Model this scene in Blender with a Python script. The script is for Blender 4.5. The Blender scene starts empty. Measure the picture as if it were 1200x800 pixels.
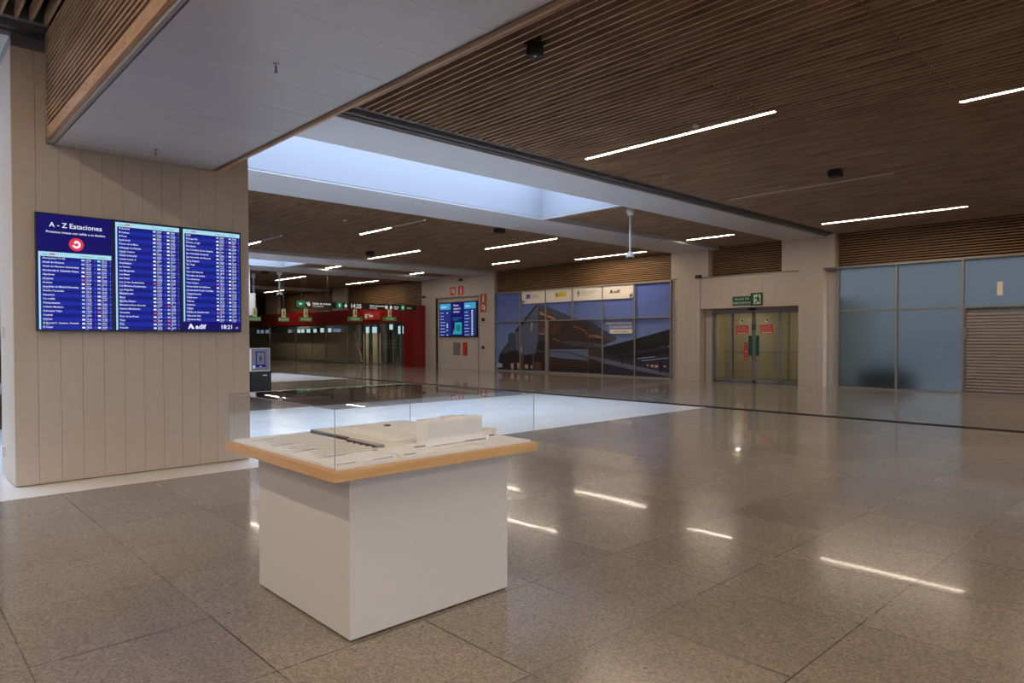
import bpy, bmesh, math, random
from mathutils import Vector, Matrix
random.seed(7)

# ------------------------------------------------------------ camera, world, exposure
scene = bpy.context.scene
COL = scene.collection
cam_data = bpy.data.cameras.new('camera')
cam = bpy.data.objects.new('camera', cam_data)
COL.objects.link(cam)
cam_data.sensor_width = 36.0
cam_data.lens = 36.0 * 796.0 / 1200.0
cam_data.shift_y = 9.9 / 1200.0
cam_data.clip_end = 500
cam_data.clip_start = 0.05
_yaw, _pitch, _roll = math.radians(46.7), math.radians(-0.96), math.radians(-0.1)
_f = Vector((-math.sin(_yaw) * math.cos(_pitch), math.cos(_yaw) * math.cos(_pitch), math.sin(_pitch)))
_r = Vector((math.cos(_yaw), math.sin(_yaw), 0))
_u = _r.cross(_f)
_r2 = _r * math.cos(_roll) + _u * math.sin(_roll)
_u2 = -_r * math.sin(_roll) + _u * math.cos(_roll)
_m = Matrix((_r2, _u2, -_f)).transposed().to_4x4()
_m.translation = Vector((0, 0, 1.6))
cam.matrix_world = _m
scene.camera = cam

scene.view_settings.view_transform = 'Standard'
scene.view_settings.look = 'None'
scene.view_settings.gamma = 1.0
scene.view_settings.exposure = 0.35
scene.view_settings.use_curve_mapping = False
scene.cycles.use_denoising = True
scene.cycles.max_bounces = 10
scene.cycles.diffuse_bounces = 5
scene.cycles.glossy_bounces = 5
scene.cycles.transmission_bounces = 6
scene.cycles.transparent_max_bounces = 12
scene.cycles.caustics_reflective = False
scene.cycles.caustics_refractive = False
scene.cycles.sample_clamp_indirect = 6.0

LAMP = 90.0       # radiance of the ceiling strips
SKY = 6.0         # dusk sky
world = bpy.data.worlds.new('dusk_sky')
scene.world = world
world.use_nodes = True
wn = world.node_tree
wn.nodes.clear()
w_out = wn.nodes.new('ShaderNodeOutputWorld')
w_bg = wn.nodes.new('ShaderNodeBackground')
w_tc = wn.nodes.new('ShaderNodeTexCoord')
w_sep = wn.nodes.new('ShaderNodeSeparateXYZ')
w_ramp = wn.nodes.new('ShaderNodeValToRGB')
w_ramp.color_ramp.elements[0].position = 0.0
w_ramp.color_ramp.elements[0].color = (0.36, 0.42, 0.50, 1)
w_ramp.color_ramp.elements[1].position = 0.95
w_ramp.color_ramp.elements[1].color = (1.2, 1.56, 2.15, 1)
wn.links.new(w_tc.outputs['Generated'], w_sep.inputs[0])
wn.links.new(w_sep.outputs['Z'], w_ramp.inputs[0])
wn.links.new(w_ramp.outputs[0], w_bg.inputs[0])
w_bg.inputs[1].default_value = SKY
wn.links.new(w_bg.outputs[0], w_out.inputs[0])

# ------------------------------------------------------------ helpers
def lin(c):
    c = c / 255.0
    return c / 12.92 if c <= 0.04045 else ((c + 0.055) / 1.055) ** 2.4
def rgb(r, g, b):
    return (lin(r), lin(g), lin(b), 1.0)

def mat(name, color, rough=0.5, metal=0.0, emit=None, strength=0.0, spec=None, grain=None, bump=None, ior=None):
    """grain = (scale xyz, second colour, amount) mixes a noise colour; bump = (scale xyz, strength)"""
    m = bpy.data.materials.new(name)
    m.use_nodes = True
    nt = m.node_tree
    p = nt.nodes['Principled BSDF']
    p.inputs['Base Color'].default_value = color
    p.inputs['Roughness'].default_value = rough
    p.inputs['Metallic'].default_value = metal
    if spec is not None:
        p.inputs['Specular IOR Level'].default_value = spec
    if ior:
        p.inputs['IOR'].default_value = ior
    if emit:
        p.inputs['Emission Color'].default_value = emit
        p.inputs['Emission Strength'].default_value = strength
    if grain or bump:
        tc = nt.nodes.new('ShaderNodeTexCoord')
    for what in (('g', grain), ('b', bump)):
        if not what[1]:
            continue
        mp = nt.nodes.new('ShaderNodeMapping')
        mp.inputs['Scale'].default_value = what[1][0]
        nz = nt.nodes.new('ShaderNodeTexNoise')
        nz.inputs['Scale'].default_value = 1.0
        nz.inputs['Detail'].default_value = 4.0
        nt.links.new(tc.outputs['Object'], mp.inputs[0])
        nt.links.new(mp.outputs[0], nz.inputs['Vector'])
        if what[0] == 'g':
            mx = nt.nodes.new('ShaderNodeMix')
            mx.data_type = 'RGBA'
            rp = nt.nodes.new('ShaderNodeMapRange')
            rp.inputs['From Min'].default_value = 0.35
            rp.inputs['From Max'].default_value = 0.65
            rp.inputs['To Max'].default_value = what[1][2]
            nt.links.new(nz.outputs[0], rp.inputs[0])
            nt.links.new(rp.outputs[0], mx.inputs[0])
            mx.inputs[6].default_value = color
            mx.inputs[7].default_value = what[1][1]
            nt.links.new(mx.outputs[2], p.inputs['Base Color'])
        else:
            bp = nt.nodes.new('ShaderNodeBump')
            bp.inputs['Strength'].default_value = what[1][1]
            bp.inputs['Distance'].default_value = 0.002
            nt.links.new(nz.outputs[0], bp.inputs['Height'])
            nt.links.new(bp.outputs[0], p.inputs['Normal'])
    return m

def glass(name, tint=(1, 1, 1, 1), ior=1.45, rough=0.0, haze=None):
    """thin sheet: transparent with fresnel reflection; haze = (colour, amount) adds a diffuse film"""
    m = bpy.data.materials.new(name)
    m.use_nodes = True
    nt = m.node_tree
    nt.nodes.clear()
    o = nt.nodes.new('ShaderNodeOutputMaterial')
    t = nt.nodes.new('ShaderNodeBsdfTransparent'); t.inputs[0].default_value = tint
    g = nt.nodes.new('ShaderNodeBsdfGlossy'); g.inputs['Roughness'].default_value = rough
    f = nt.nodes.new('ShaderNodeFresnel'); f.inputs[0].default_value = ior
    # the angle is taken the same from both faces of the sheet
    geo = nt.nodes.new('ShaderNodeNewGeometry')
    dot = nt.nodes.new('ShaderNodeVectorMath'); dot.operation = 'DOT_PRODUCT'
    nt.links.new(geo.outputs['Normal'], dot.inputs[0]); nt.links.new(geo.outputs['Incoming'], dot.inputs[1])
    ab = nt.nodes.new('ShaderNodeMath'); ab.operation = 'ABSOLUTE'
    nt.links.new(dot.outputs['Value'], ab.inputs[0])
    one = nt.nodes.new('ShaderNodeMath'); one.operation = 'SUBTRACT'; one.inputs[0].default_value = 1.0
    nt.links.new(ab.outputs[0], one.inputs[1])
    pw = nt.nodes.new('ShaderNodeMath'); pw.operation = 'POWER'; pw.inputs[1].default_value = 5.0
    nt.links.new(one.outputs[0], pw.inputs[0])
    r0 = ((ior - 1) / (ior + 1)) ** 2
    ma = nt.nodes.new('ShaderNodeMath'); ma.operation = 'MULTIPLY_ADD'
    ma.inputs[1].default_value = 1 - r0; ma.inputs[2].default_value = r0
    nt.links.new(pw.outputs[0], ma.inputs[0])
    nt.nodes.remove(f)
    mx = nt.nodes.new('ShaderNodeMixShader')
    nt.links.new(ma.outputs[0], mx.inputs[0])
    base = t
    if haze:
        d = nt.nodes.new('ShaderNodeBsdfTranslucent'); d.inputs[0].default_value = haze[0]
        h = nt.nodes.new('ShaderNodeMixShader'); h.inputs[0].default_value = haze[1]
        nt.links.new(t.outputs[0], h.inputs[1]); nt.links.new(d.outputs[0], h.inputs[2])
        base = h
    nt.links.new(base.outputs[0], mx.inputs[1]); nt.links.new(g.outputs[0], mx.inputs[2])
    nt.links.new(mx.outputs[0], o.inputs[0])
    return m

def floor_mat(name, c1, c2, speck, joint, px, py, ox, oy, rough, jw, tilt, patch, coat, coat_ior):
    m = bpy.data.materials.new(name)
    m.use_nodes = True
    nt = m.node_tree
    N = nt.nodes; L = nt.links
    p = N['Principled BSDF']
    tc = N.new('ShaderNodeTexCoord')
    sep = N.new('ShaderNodeSeparateXYZ'); L.new(tc.outputs['Object'], sep.inputs[0])
    def mth(op, a, b=None, c=None):
        n = N.new('ShaderNodeMath'); n.operation = op
        for i, v in enumerate((a, b, c)):
            if v is None: continue
            if isinstance(v, (int, float)): n.inputs[i].default_value = v
            else: L.new(v, n.inputs[i])
        return n.outputs[0]
    u = mth('DIVIDE', mth('SUBTRACT', sep.outputs['X'], ox), px)
    v = mth('DIVIDE', mth('SUBTRACT', sep.outputs['Y'], oy), py)
    iu, iv = mth('FLOOR', u), mth('FLOOR', v)
    fu, fv = mth('FRACT', u), mth('FRACT', v)
    du = mth('MULTIPLY', mth('MINIMUM', fu, mth('SUBTRACT', 1.0, fu)), px)
    dv = mth('MULTIPLY', mth('MINIMUM', fv, mth('SUBTRACT', 1.0, fv)), py)
    d = mth('MINIMUM', du, dv)
    # joints vary from clean to filled with dirt
    nj = N.new('ShaderNodeTexNoise'); nj.inputs['Scale'].default_value = 0.9
    L.new(tc.outputs['Object'], nj.inputs['Vector'])
    jr = N.new('ShaderNodeMapRange'); jr.inputs['From Min'].default_value = 0.45; jr.inputs['From Max'].default_value = 0.62
    jr.inputs['To Min'].default_value = 0.3; jr.inputs['To Max'].default_value = 0.95
    L.new(nj.outputs[0], jr.inputs[0])
    jm = mth('MULTIPLY', mth('LESS_THAN', d, jw), jr.outputs[0])
    comb = N.new('ShaderNodeCombineXYZ'); L.new(iu, comb.inputs[0]); L.new(iv, comb.inputs[1])
    wn_ = N.new('ShaderNodeTexWhiteNoise'); wn_.noise_dimensions = '3D'; L.new(comb.outputs[0], wn_.inputs['Vector'])
    # base tint: per tile plus large cloudy patches
    big = N.new('ShaderNodeTexNoise'); big.inputs['Scale'].default_value = 1.3; big.inputs['Detail'].default_value = 3
    L.new(tc.outputs['Object'], big.inputs['Vector'])
    fac = mth('MULTIPLY_ADD', mth('SUBTRACT', wn_.outputs['Value'], 0.5), 0.7, big.outputs[0])
    mx = N.new('ShaderNodeMix'); mx.data_type = 'RGBA'; mx.clamp_factor = True
    L.new(fac, mx.inputs[0]); mx.inputs[6].default_value = c1; mx.inputs[7].default_value = c2
    # terrazzo chips
    vor = N.new('ShaderNodeTexVoronoi'); vor.inputs['Scale'].default_value = 95.0
    L.new(tc.outputs['Object'], vor.inputs['Vector'])
    sp = N.new('ShaderNodeSeparateColor'); L.new(vor.outputs['Color'], sp.inputs[0])
    m2 = N.new('ShaderNodeMix'); m2.data_type = 'RGBA'; m2.blend_type = 'MULTIPLY'
    m2.inputs[0].default_value = patch
    cr = N.new('ShaderNodeValToRGB')
    cr.color_ramp.elements[0].position = 0.0; cr.color_ramp.elements[0].color = (speck, speck, speck, 1)
    cr.color_ramp.elements[1].position = 1.0; cr.color_ramp.elements[1].color = (1.25, 1.24, 1.22, 1)
    L.new(sp.outputs[0], cr.inputs[0])
    L.new(mx.outputs[2], m2.inputs[6]); L.new(cr.outputs[0], m2.inputs[7])
    # rare dark chips
    v3 = N.new('ShaderNodeTexVoronoi'); v3.inputs['Scale'].default_value = 14.0
    L.new(tc.outputs['Object'], v3.inputs['Vector'])
    s3 = N.new('ShaderNodeSeparateColor'); L.new(v3.outputs['Color'], s3.inputs[0])
    chip = mth('MULTIPLY', mth('LESS_THAN', v3.outputs['Distance'], 0.13), mth('GREATER_THAN', s3.outputs[1], 0.93))
    m4 = N.new('ShaderNodeMix'); m4.data_type = 'RGBA'
    L.new(mth('MULTIPLY', chip, 0.7 * patch), m4.inputs[0]); L.new(m2.outputs[2], m4.inputs[6]); m4.inputs[7].default_value = joint
    m3 = N.new('ShaderNodeMix'); m3.data_type = 'RGBA'
    L.new(jm, m3.inputs[0]); L.new(m4.outputs[2], m3.inputs[6]); m3.inputs[7].default_value = joint
    L.new(m3.outputs[2], p.inputs['Base Color'])
    rr = N.new('ShaderNodeMapRange'); rr.inputs['To Min'].default_value = 0.14; rr.inputs['To Max'].default_value = 0.24
    L.new(big.outputs[0], rr.inputs[0])
    p.inputs['Coat Weight'].default_value = coat
    L.new(mth('MULTIPLY', mth('SUBTRACT', 1.0, jm), coat), p.inputs['Coat Weight'])
    L.new(mth('MULTIPLY_ADD', jm, 0.12, rr.outputs[0]), p.inputs['Roughness'])
    # each slab lies a hair out of level
    sub = N.new('ShaderNodeVectorMath'); sub.operation = 'SUBTRACT'; sub.inputs[1].default_value = (0.5, 0.5, 0.5)
    L.new(wn_.outputs['Color'], sub.inputs[0])
    scl = N.new('ShaderNodeVectorMath'); scl.operation = 'MULTIPLY'; scl.inputs[1].default_value = (tilt, tilt, 0)
    L.new(sub.outputs[0], scl.inputs[0])
    geo = N.new('ShaderNodeNewGeometry')
    add = N.new('ShaderNodeVectorMath'); add.operation = 'ADD'
    L.new(geo.outputs['Normal'], add.inputs[0]); L.new(scl.outputs[0], add.inputs[1])
    p.inputs['Specular IOR Level'].default_value = 0.2
    p.inputs['Coat Weight'].default_value = coat
    p.inputs['Coat Roughness'].default_value = rough
    p.inputs['Coat IOR'].default_value = coat_ior
    nrm = N.new('ShaderNodeVectorMath'); nrm.operation = 'NORMALIZE'; L.new(add.outputs[0], nrm.inputs[0])
    L.new(nrm.outputs[0], p.inputs['Normal']); L.new(nrm.outputs[0], p.inputs['Coat Normal'])
    return m

class MB:
    """collects boxes, quads, tubes and lettering; build() links them as ONE mesh object"""
    def __init__(s):
        s.v = []; s.f = []; s.mi = []; s.mats = []
    def _m(s, m):
        if m not in s.mats: s.mats.append(m)
        return s.mats.index(m)
    def quad(s, pts, m):
        n = len(s.v); s.v += [tuple(p) for p in pts]
        s.f.append(tuple(range(n, n + len(pts)))); s.mi.append(s._m(m))
    def box(s, x0, x1, y0, y1, z0, z1, m):
        if x0 > x1: x0, x1 = x1, x0
        if y0 > y1: y0, y1 = y1, y0
        if z0 > z1: z0, z1 = z1, z0
        n = len(s.v)
        s.v += [(x0,y0,z0),(x1,y0,z0),(x1,y1,z0),(x0,y1,z0),(x0,y0,z1),(x1,y0,z1),(x1,y1,z1),(x0,y1,z1)]
        k = s._m(m)
        for q in ((0,3,2,1),(4,5,6,7),(0,1,5,4),(1,2,6,5),(2,3,7,6),(3,0,4,7)):
            s.f.append(tuple(n + i for i in q)); s.mi.append(k)
        return s
    def prism(s, pts, d, m):
        """pts: outline (3-D), d: vector thickness"""
        n = len(s.v); k = len(pts); d = Vector(d)
        s.v += [tuple(p) for p in pts] + [tuple(Vector(p) + d) for p in pts]
        mi = s._m(m)
        s.f.append(tuple(range(n, n + k))[::-1]); s.mi.append(mi)
        s.f.append(tuple(range(n + k, n + 2 * k))); s.mi.append(mi)
        for i in range(k):
            j = (i + 1) % k
            s.f.append((n + i, n + j, n + k + j, n + k + i)); s.mi.append(mi)
    def tube(s, a, b, r, m, seg=12, r2=None):
        a, b = Vector(a), Vector(b); d = (b - a).normalized()
        t = Vector((0, 0, 1)) if abs(d.z) < 0.9 else Vector((1, 0, 0))
        u = d.cross(t).normalized(); w = d.cross(u)
        r2 = r if r2 is None else r2
        n = len(s.v); mi = s._m(m)
        for p, q in ((a, r), (b, r2)):
            for i in range(seg):
                an = 2 * math.pi * i / seg
                s.v.append(tuple(p + (u * math.cos(an) + w * math.sin(an)) * q))
        for i in range(seg):
            j = (i + 1) % seg
            s.f.append((n + i, n + j, n + seg + j, n + seg + i)); s.mi.append(mi)
        s.f.append(tuple(n + i for i in range(seg))[::-1]); s.mi.append(mi)
        s.f.append(tuple(n + seg + i for i in range(seg))); s.mi.append(mi)
    def lathe(s, c, prof, m, seg=20):
        """prof: (radius, z) from one end to the other around the vertical axis at c"""
        n = len(s.v); mi = s._m(m)
        for r, z in prof:
            for i in range(seg):
                an = 2 * math.pi * i / seg
                s.v.append((c[0] + r * math.cos(an), c[1] + r * math.sin(an), c[2] + z))
        for k in range(len(prof) - 1):
            for i in range(seg):
                j = (i + 1) % seg
                s.f.append((n + k*seg + i, n + k*seg + j, n + (k+1)*seg + j, n + (k+1)*seg + i)); s.mi.append(mi)
        s.f.append(tuple(n + i for i in range(seg))[::-1]); s.mi.append(mi)
        e = n + (len(prof) - 1) * seg
        s.f.append(tuple(e + i for i in range(seg))); s.mi.append(mi)
    def build(s, name, parent=None, loc=(0, 0, 0), bevel=0, smooth=False):
        me = bpy.data.meshes.new(name)
        L = Vector(loc)
        me.from_pydata([tuple(Vector(p) - L) for p in s.v], [], s.f)
        for m in s.mats: me.materials.append(m)
        me.polygons.foreach_set('material_index', s.mi)
        me.update()
        bm = bmesh.new(); bm.from_mesh(me)
        if smooth or bevel:
            bmesh.ops.remove_doubles(bm, verts=bm.verts, dist=1e-6)
        bmesh.ops.recalc_face_normals(bm, faces=bm.faces) if (bevel or smooth) else None
        if bevel:
            bmesh.ops.bevel(bm, geom=list(bm.edges), offset=bevel, segments=2, affect='EDGES', profile=0.5)
        if smooth:
            for f_ in bm.faces: f_.smooth = True
        bm.to_mesh(me); bm.free()
        o = bpy.data.objects.new(name, me)
        o.location = L
        COL.objects.link(o)
        if parent is not None:
            o.parent = parent
            o.matrix_parent_inverse = Matrix.Identity(4)
            o.location = L - WORLD[parent.name] if parent.name in WORLD else L
            WORLD[o.name] = L
        else:
            WORLD[o.name] = L
        return o

WORLD = {}
class Frame:
    """a flat drawing area: O + u*U + v*V, lifted along the outward normal W"""
    def __init__(s, O, U, W, V=(0, 0, 1)):
        s.O, s.U, s.V, s.W = Vector(O), Vector(U), Vector(V), Vector(W)
    def p(s, u, v, w=0):
        return s.O + s.U * u + s.V * v + s.W * w
    def rect(s, mb, u0, u1, v0, v1, m, w=0.002):
        mb.quad([s.p(u0, v0, w), s.p(u1, v0, w), s.p(u1, v1, w), s.p(u0, v1, w)], m)
    def slab(s, mb, u0, u1, v0, v1, w0, w1, m):
        a, b = s.p(u0, v0, w0), s.p(u1, v1, w1)
        mb.box(a.x, b.x, a.y, b.y, a.z, b.z, m)
    def poly(s, mb, pts, m, w=0.002):
        mb.quad([s.p(u, v, w) for u, v in pts], m)
    def disc(s, mb, u, v, r, m, w=0.002, seg=24, a0=0, a1=360, ri=None, sy=1.0):
        n = max(3, int(seg * abs(a1 - a0) / 360))
        an = [math.radians(a0 + (a1 - a0) * i / n) for i in range(n + 1)]
        if ri is None:
            if abs(a1 - a0) >= 360: an = an[:-1]
            s.poly(mb, [(u + r * math.cos(t), v + sy * r * math.sin(t)) for t in an], m, w)
        else:
            for i in range(n):
                c0, s0, c1, s1 = math.cos(an[i]), math.sin(an[i]), math.cos(an[i+1]), math.sin(an[i+1])
                s.poly(mb, [(u + ri*c0, v + ri*s0), (u + r*c0, v + r*s0), (u + r*c1, v + r*s1), (u + ri*c1, v + ri*s1)], m, w)
    def text(s, mb, txt, u, v, size, m, w=0.003, align='LEFT', bold=0.0, squeeze=1.0):
        for vs, fs in [glyphs(txt, align, bold)]:
            n = len(mb.v); k = mb._m(m)
            mb.v += [tuple(s.p(u + x * size * squeeze, v + y * size, w)) for x, y in vs]
            for f_ in fs:
                mb.f.append(tuple(n + i for i in f_)); mb.mi.append(k)

_cache = {}
def glyphs(txt, align, bold):
    key = (txt, align, bold)
    if key not in _cache:
        c = bpy.data.curves.new('lettering', 'FONT')
        c.body = txt; c.size = 1.0; c.align_x = align; c.resolution_u = 2; c.offset = bold
        c.fill_mode = 'FRONT' if hasattr(c, 'fill_mode') and c.dimensions == '3D' else c.fill_mode
        o = bpy.data.objects.new('lettering', c)
        COL.objects.link(o)
        dg = bpy.context.evaluated_depsgraph_get(); dg.update()
        me = bpy.data.meshes.new_from_object(o.evaluated_get(dg))
        _cache[key] = ([(v.co.x, v.co.y) for v in me.vertices], [tuple(p.vertices) for p in me.polygons])
        bpy.data.objects.remove(o); bpy.data.curves.remove(c); bpy.data.meshes.remove(me)
    return _cache[key]

def tag(o, label, cat, group=None, kind=None):
    o['label'] = label; o['category'] = cat
    if group: o['group'] = group
    if kind: o['kind'] = kind
    return o
def empty(name, loc):
    o = bpy.data.objects.new(name, None)
    o.location = loc; o.empty_display_size = 0.2
    COL.objects.link(o); WORLD[o.name] = Vector(loc)
    return o
def thing(name, loc, label, cat, group=None):
    return tag(empty(name, loc), label, cat, group)
def struct(mb, name, parent=None, **k):
    o = mb.build(name, parent, **k)
    if parent is None: o['kind'] = 'structure'
    return o
def clone(root, loc, label, group=None):
    r = root.copy(); COL.objects.link(r); r.location = loc; r['label'] = label
    if group: r['group'] = group
    for ch in list(root.children):
        c = ch.copy(); COL.objects.link(c); c.parent = r
        for g_ in list(ch.children):
            d = g_.copy(); COL.objects.link(d); d.parent = c
    return r

# ------------------------------------------------------------ materials
M = {}
M['terrazzo'] = floor_mat('terrazzo', rgb(128, 117, 105), rgb(146, 134, 121), 0.65, rgb(50, 40, 30), 0.866, 0.866, -1.41, 4.0, 0.035, 0.0045, 0.002, 0.9, 0.9, 1.05)
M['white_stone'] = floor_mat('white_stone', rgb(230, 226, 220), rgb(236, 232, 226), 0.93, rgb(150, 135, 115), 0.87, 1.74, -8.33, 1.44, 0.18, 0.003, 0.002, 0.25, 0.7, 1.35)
M['rubber'] = mat('joint_rubber', rgb(18, 17, 16), 0.8, spec=0.1)
M['clad'] = mat('painted_cladding', rgb(188, 172, 156), 0.5)
M['clad_gap'] = mat('cladding_gap', rgb(140, 126, 112), 0.8)
M['wall'] = mat('painted_wall', rgb(186, 174, 162), 0.5)
M['soffit'] = mat('soffit_panel', rgb(180, 176, 176), 0.35, grain=((0.6, 0.6, 0.6), rgb(172, 169, 170), 1.0))
M['beam'] = mat('beam_plaster', rgb(188, 184, 184), 0.6)
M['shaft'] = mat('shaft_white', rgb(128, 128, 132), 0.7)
M['wood'] = mat('spruce', rgb(164, 130, 98), 0.55, grain=((1.2, 9, 9), rgb(132, 98, 70), 1.0))
M['woodface'] = mat('spruce_board', rgb(186, 146, 108), 0.5, grain=((2, 14, 14), rgb(164, 122, 86), 1.0))
M['woodwall'] = mat('spruce_wall', rgb(160, 122, 78), 0.55, grain=((1.0, 6, 30), rgb(126, 92, 56), 1.0))
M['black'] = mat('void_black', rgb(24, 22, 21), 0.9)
M['rail'] = mat('dark_rail', rgb(112, 112, 114), 0.4, 0.3)
M['alu'] = mat('anodised_frame', rgb(150, 144, 136), 0.4, 0.4)
M['grey_frame'] = mat('grey_door_frame', rgb(128, 126, 128), 0.4, 0.3)
M['lamp'] = mat('led_strip', (1, 1, 1, 1), 0.5, emit=(1.0, 0.85, 0.67, 1), strength=LAMP)
M['lamp_off'] = mat('led_strip_unlit', rgb(150, 128, 105), 0.5)
M['lamp_body'] = mat('led_housing', rgb(190, 186, 180), 0.5)
M['white_paint'] = mat('white_lacquer', rgb(214, 207, 199), 0.45)
M['oak'] = mat('beech_board', rgb(216, 172, 118), 0.4, grain=((3, 3, 40), rgb(206, 158, 104), 1.0))
M['model'] = mat('model_white', rgb(242, 238, 236), 0.6)
M['model_side'] = mat('model_cream', rgb(236, 226, 212), 0.65)
M['ink'] = mat('model_window', rgb(50, 48, 52), 0.4)
M['model_grey'] = mat('model_glazing', rgb(142, 142, 144), 0.3)
M['clear'] = glass('clear_acrylic', (0.97, 0.98, 0.98, 1), 1.5)
M['pane'] = glass('door_glass', (0.86, 0.9, 0.88, 1), 1.5)
M['sky_pane'] = glass('skylight_glass', (0.95, 0.97, 1, 1), 1.45)
M['tinted'] = glass('tinted_glass', (0.62, 0.66, 0.72, 1), 1.45)
M['edge'] = mat('acrylic_edge', rgb(150, 160, 160), 0.2)
M['plastic'] = mat('black_plastic', rgb(22, 22, 24), 0.35)
M['speaker'] = mat('speaker_black', rgb(20, 20, 22), 0.7)
M['white_plastic'] = mat('white_plastic', rgb(205, 203, 200), 0.4)
M['chrome'] = mat('steel', rgb(180, 180, 182), 0.25, 0.9)
M['shutter'] = mat('shutter_grey', rgb(150, 138, 134), 0.45, 0.2)
M['red_paint'] = mat('red_portal', rgb(124, 22, 24), 0.3)
M['red_sign'] = mat('red_sign', rgb(190, 44, 32), 0.5)
M['white_sign'] = mat('white_sign', rgb(225, 215, 200), 0.5)
M['green'] = mat('exit_green', rgb(16, 72, 52), 0.5)
M['green_handle'] = mat('green_handle', rgb(10, 78, 52), 0.4)
M['lum'] = mat('luminescent', rgb(196, 212, 178), 0.5)
M['dull_red'] = mat('red_cabinet', rgb(150, 44, 34), 0.5)
M['vent'] = mat('vent_grey', rgb(150, 138, 134), 0.5, 0.3)
M['beige_panel'] = mat('beige_partition', rgb(186, 170, 144), 0.5)
M['vest'] = mat('vestibule_wall', rgb(214, 205, 172), 0.6)
M['dim_wall'] = mat('dim_lobby_wall', rgb(92, 100, 100), 0.6)
M['ground'] = mat('outside_ground', rgb(88, 90, 88), 0.9)
M['leaf'] = mat('hedge_leaf', rgb(44, 56, 40), 0.8)
M['bark'] = mat('hedge_stem', rgb(50, 42, 34), 0.9)
M['black_sign'] = mat('black_sign', rgb(20, 20, 22), 0.4)
def glow(name, c, s): return mat(name, (0, 0, 0, 1), 0.4, emit=c, strength=s * 0.78, spec=0.1)
M['scr_navy'] = glow('screen_navy', rgb(24, 18, 98), 1.0)
M['scr_blue'] = glow('screen_blue', rgb(30, 44, 160), 1.0)
M['scr_dark'] = glow('screen_row', rgb(26, 30, 122), 1.0)
M['scr_cyan'] = glow('screen_cyan', rgb(168, 222, 236), 1.0)
M['scr_white'] = glow('screen_white', rgb(235, 238, 255), 1.0)
M['scr_pale'] = glow('screen_pale', rgb(180, 195, 240), 0.9)
M['scr_red'] = glow('screen_red', rgb(226, 58, 70), 1.0)
M['scr_pink'] = glow('screen_pink', rgb(220, 110, 150), 0.9)
M['scr_green'] = glow('screen_green', rgb(110, 200, 150), 0.9)
M['scr_teal'] = glow('screen_teal', rgb(40, 165, 165), 0.9)
M['scr_far'] = glow('far_screen', rgb(36, 54, 122), 0.8)
M['scr_far2'] = glow('far_screen_cyan', rgb(60, 160, 205), 0.9)
M['win_lit'] = glow('bright_window', rgb(190, 225, 235), 1.0)
M['win_lit2'] = glow('pale_window', rgb(130, 145, 175), 0.7)
M['sign_lit'] = glow('sign_lit', rgb(225, 225, 220), 0.8)
M['sign_green'] = glow('sign_green', rgb(30, 120, 80), 0.7)
M['sign_yellow'] = glow('sign_yellow', rgb(190, 160, 60), 0.7)
M['exit_pale'] = glow('exit_pale', rgb(185, 172, 130), 0.6)
M['exit_grn'] = glow('exit_lit_green', rgb(50, 110, 60), 0.6)
M['led_white'] = glow('kiosk_led', rgb(190, 190, 195), 0.8)
M['kiosk_face'] = glow('kiosk_screen', rgb(105, 102, 118), 0.8)
M['p_red'] = mat('print_red', rgb(180, 40, 40), 0.5)
P = {  # inks of the printed station picture
 'sky_low': rgb(96, 120, 165), 'dark': rgb(42, 32, 30), 'darkb': rgb(36, 30, 34), 'vdark': rgb(26, 22, 28), 'slate': rgb(66, 72, 90),
 'slateL': rgb(84, 94, 120), 'brown': rgb(66, 50, 48), 'glow': rgb(176, 120, 88), 'glow2': rgb(98, 62, 52), 'glow3': rgb(205, 160, 135),
 'steel': rgb(98, 102, 124), 'steel2': rgb(84, 84, 104), 'pale': rgb(160, 165, 185), 'dkblue': rgb(44, 44, 62), 'line': rgb(118, 92, 80)}
for k in P: P[k] = mat('ink_' + k, P[k], 0.45)
def sky_ink():
    m = mat('ink_sky', rgb(74, 90, 168), 0.4)
    nt = m.node_tree
    tc = nt.nodes.new('ShaderNodeTexCoord'); sp = nt.nodes.new('ShaderNodeSeparateXYZ'); r = nt.nodes.new('ShaderNodeValToRGB')
    mr = nt.nodes.new('ShaderNodeMapRange'); mr.inputs['From Max'].default_value = 3.86
    r.color_ramp.elements[0].color = rgb(120, 140, 182); r.color_ramp.elements[0].position = 0.2
    r.color_ramp.elements[1].color = rgb(86, 102, 172); r.color_ramp.elements[1].position = 0.9
    nt.links.new(tc.outputs['Object'], sp.inputs[0]); nt.links.new(sp.outputs['Z'], mr.inputs[0])
    nt.links.new(mr.outputs[0], r.inputs[0]); nt.links.new(r.outputs[0], nt.nodes['Principled BSDF'].inputs['Base Color'])
    return m
M['ink_sky'] = sky_ink()
def frosted():
    m = bpy.data.materials.new('frosted_glass'); m.use_nodes = True
    p = m.node_tree.nodes['Principled BSDF']
    p.inputs['Base Color'].default_value = (0.05, 0.053, 0.053, 1)
    p.inputs['Transmission Weight'].default_value = 0.85
    p.inputs['Roughness'].default_value = 0.62
    p.inputs['IOR'].default_value = 1.2
    return m
M['frost'] = frosted()

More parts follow.
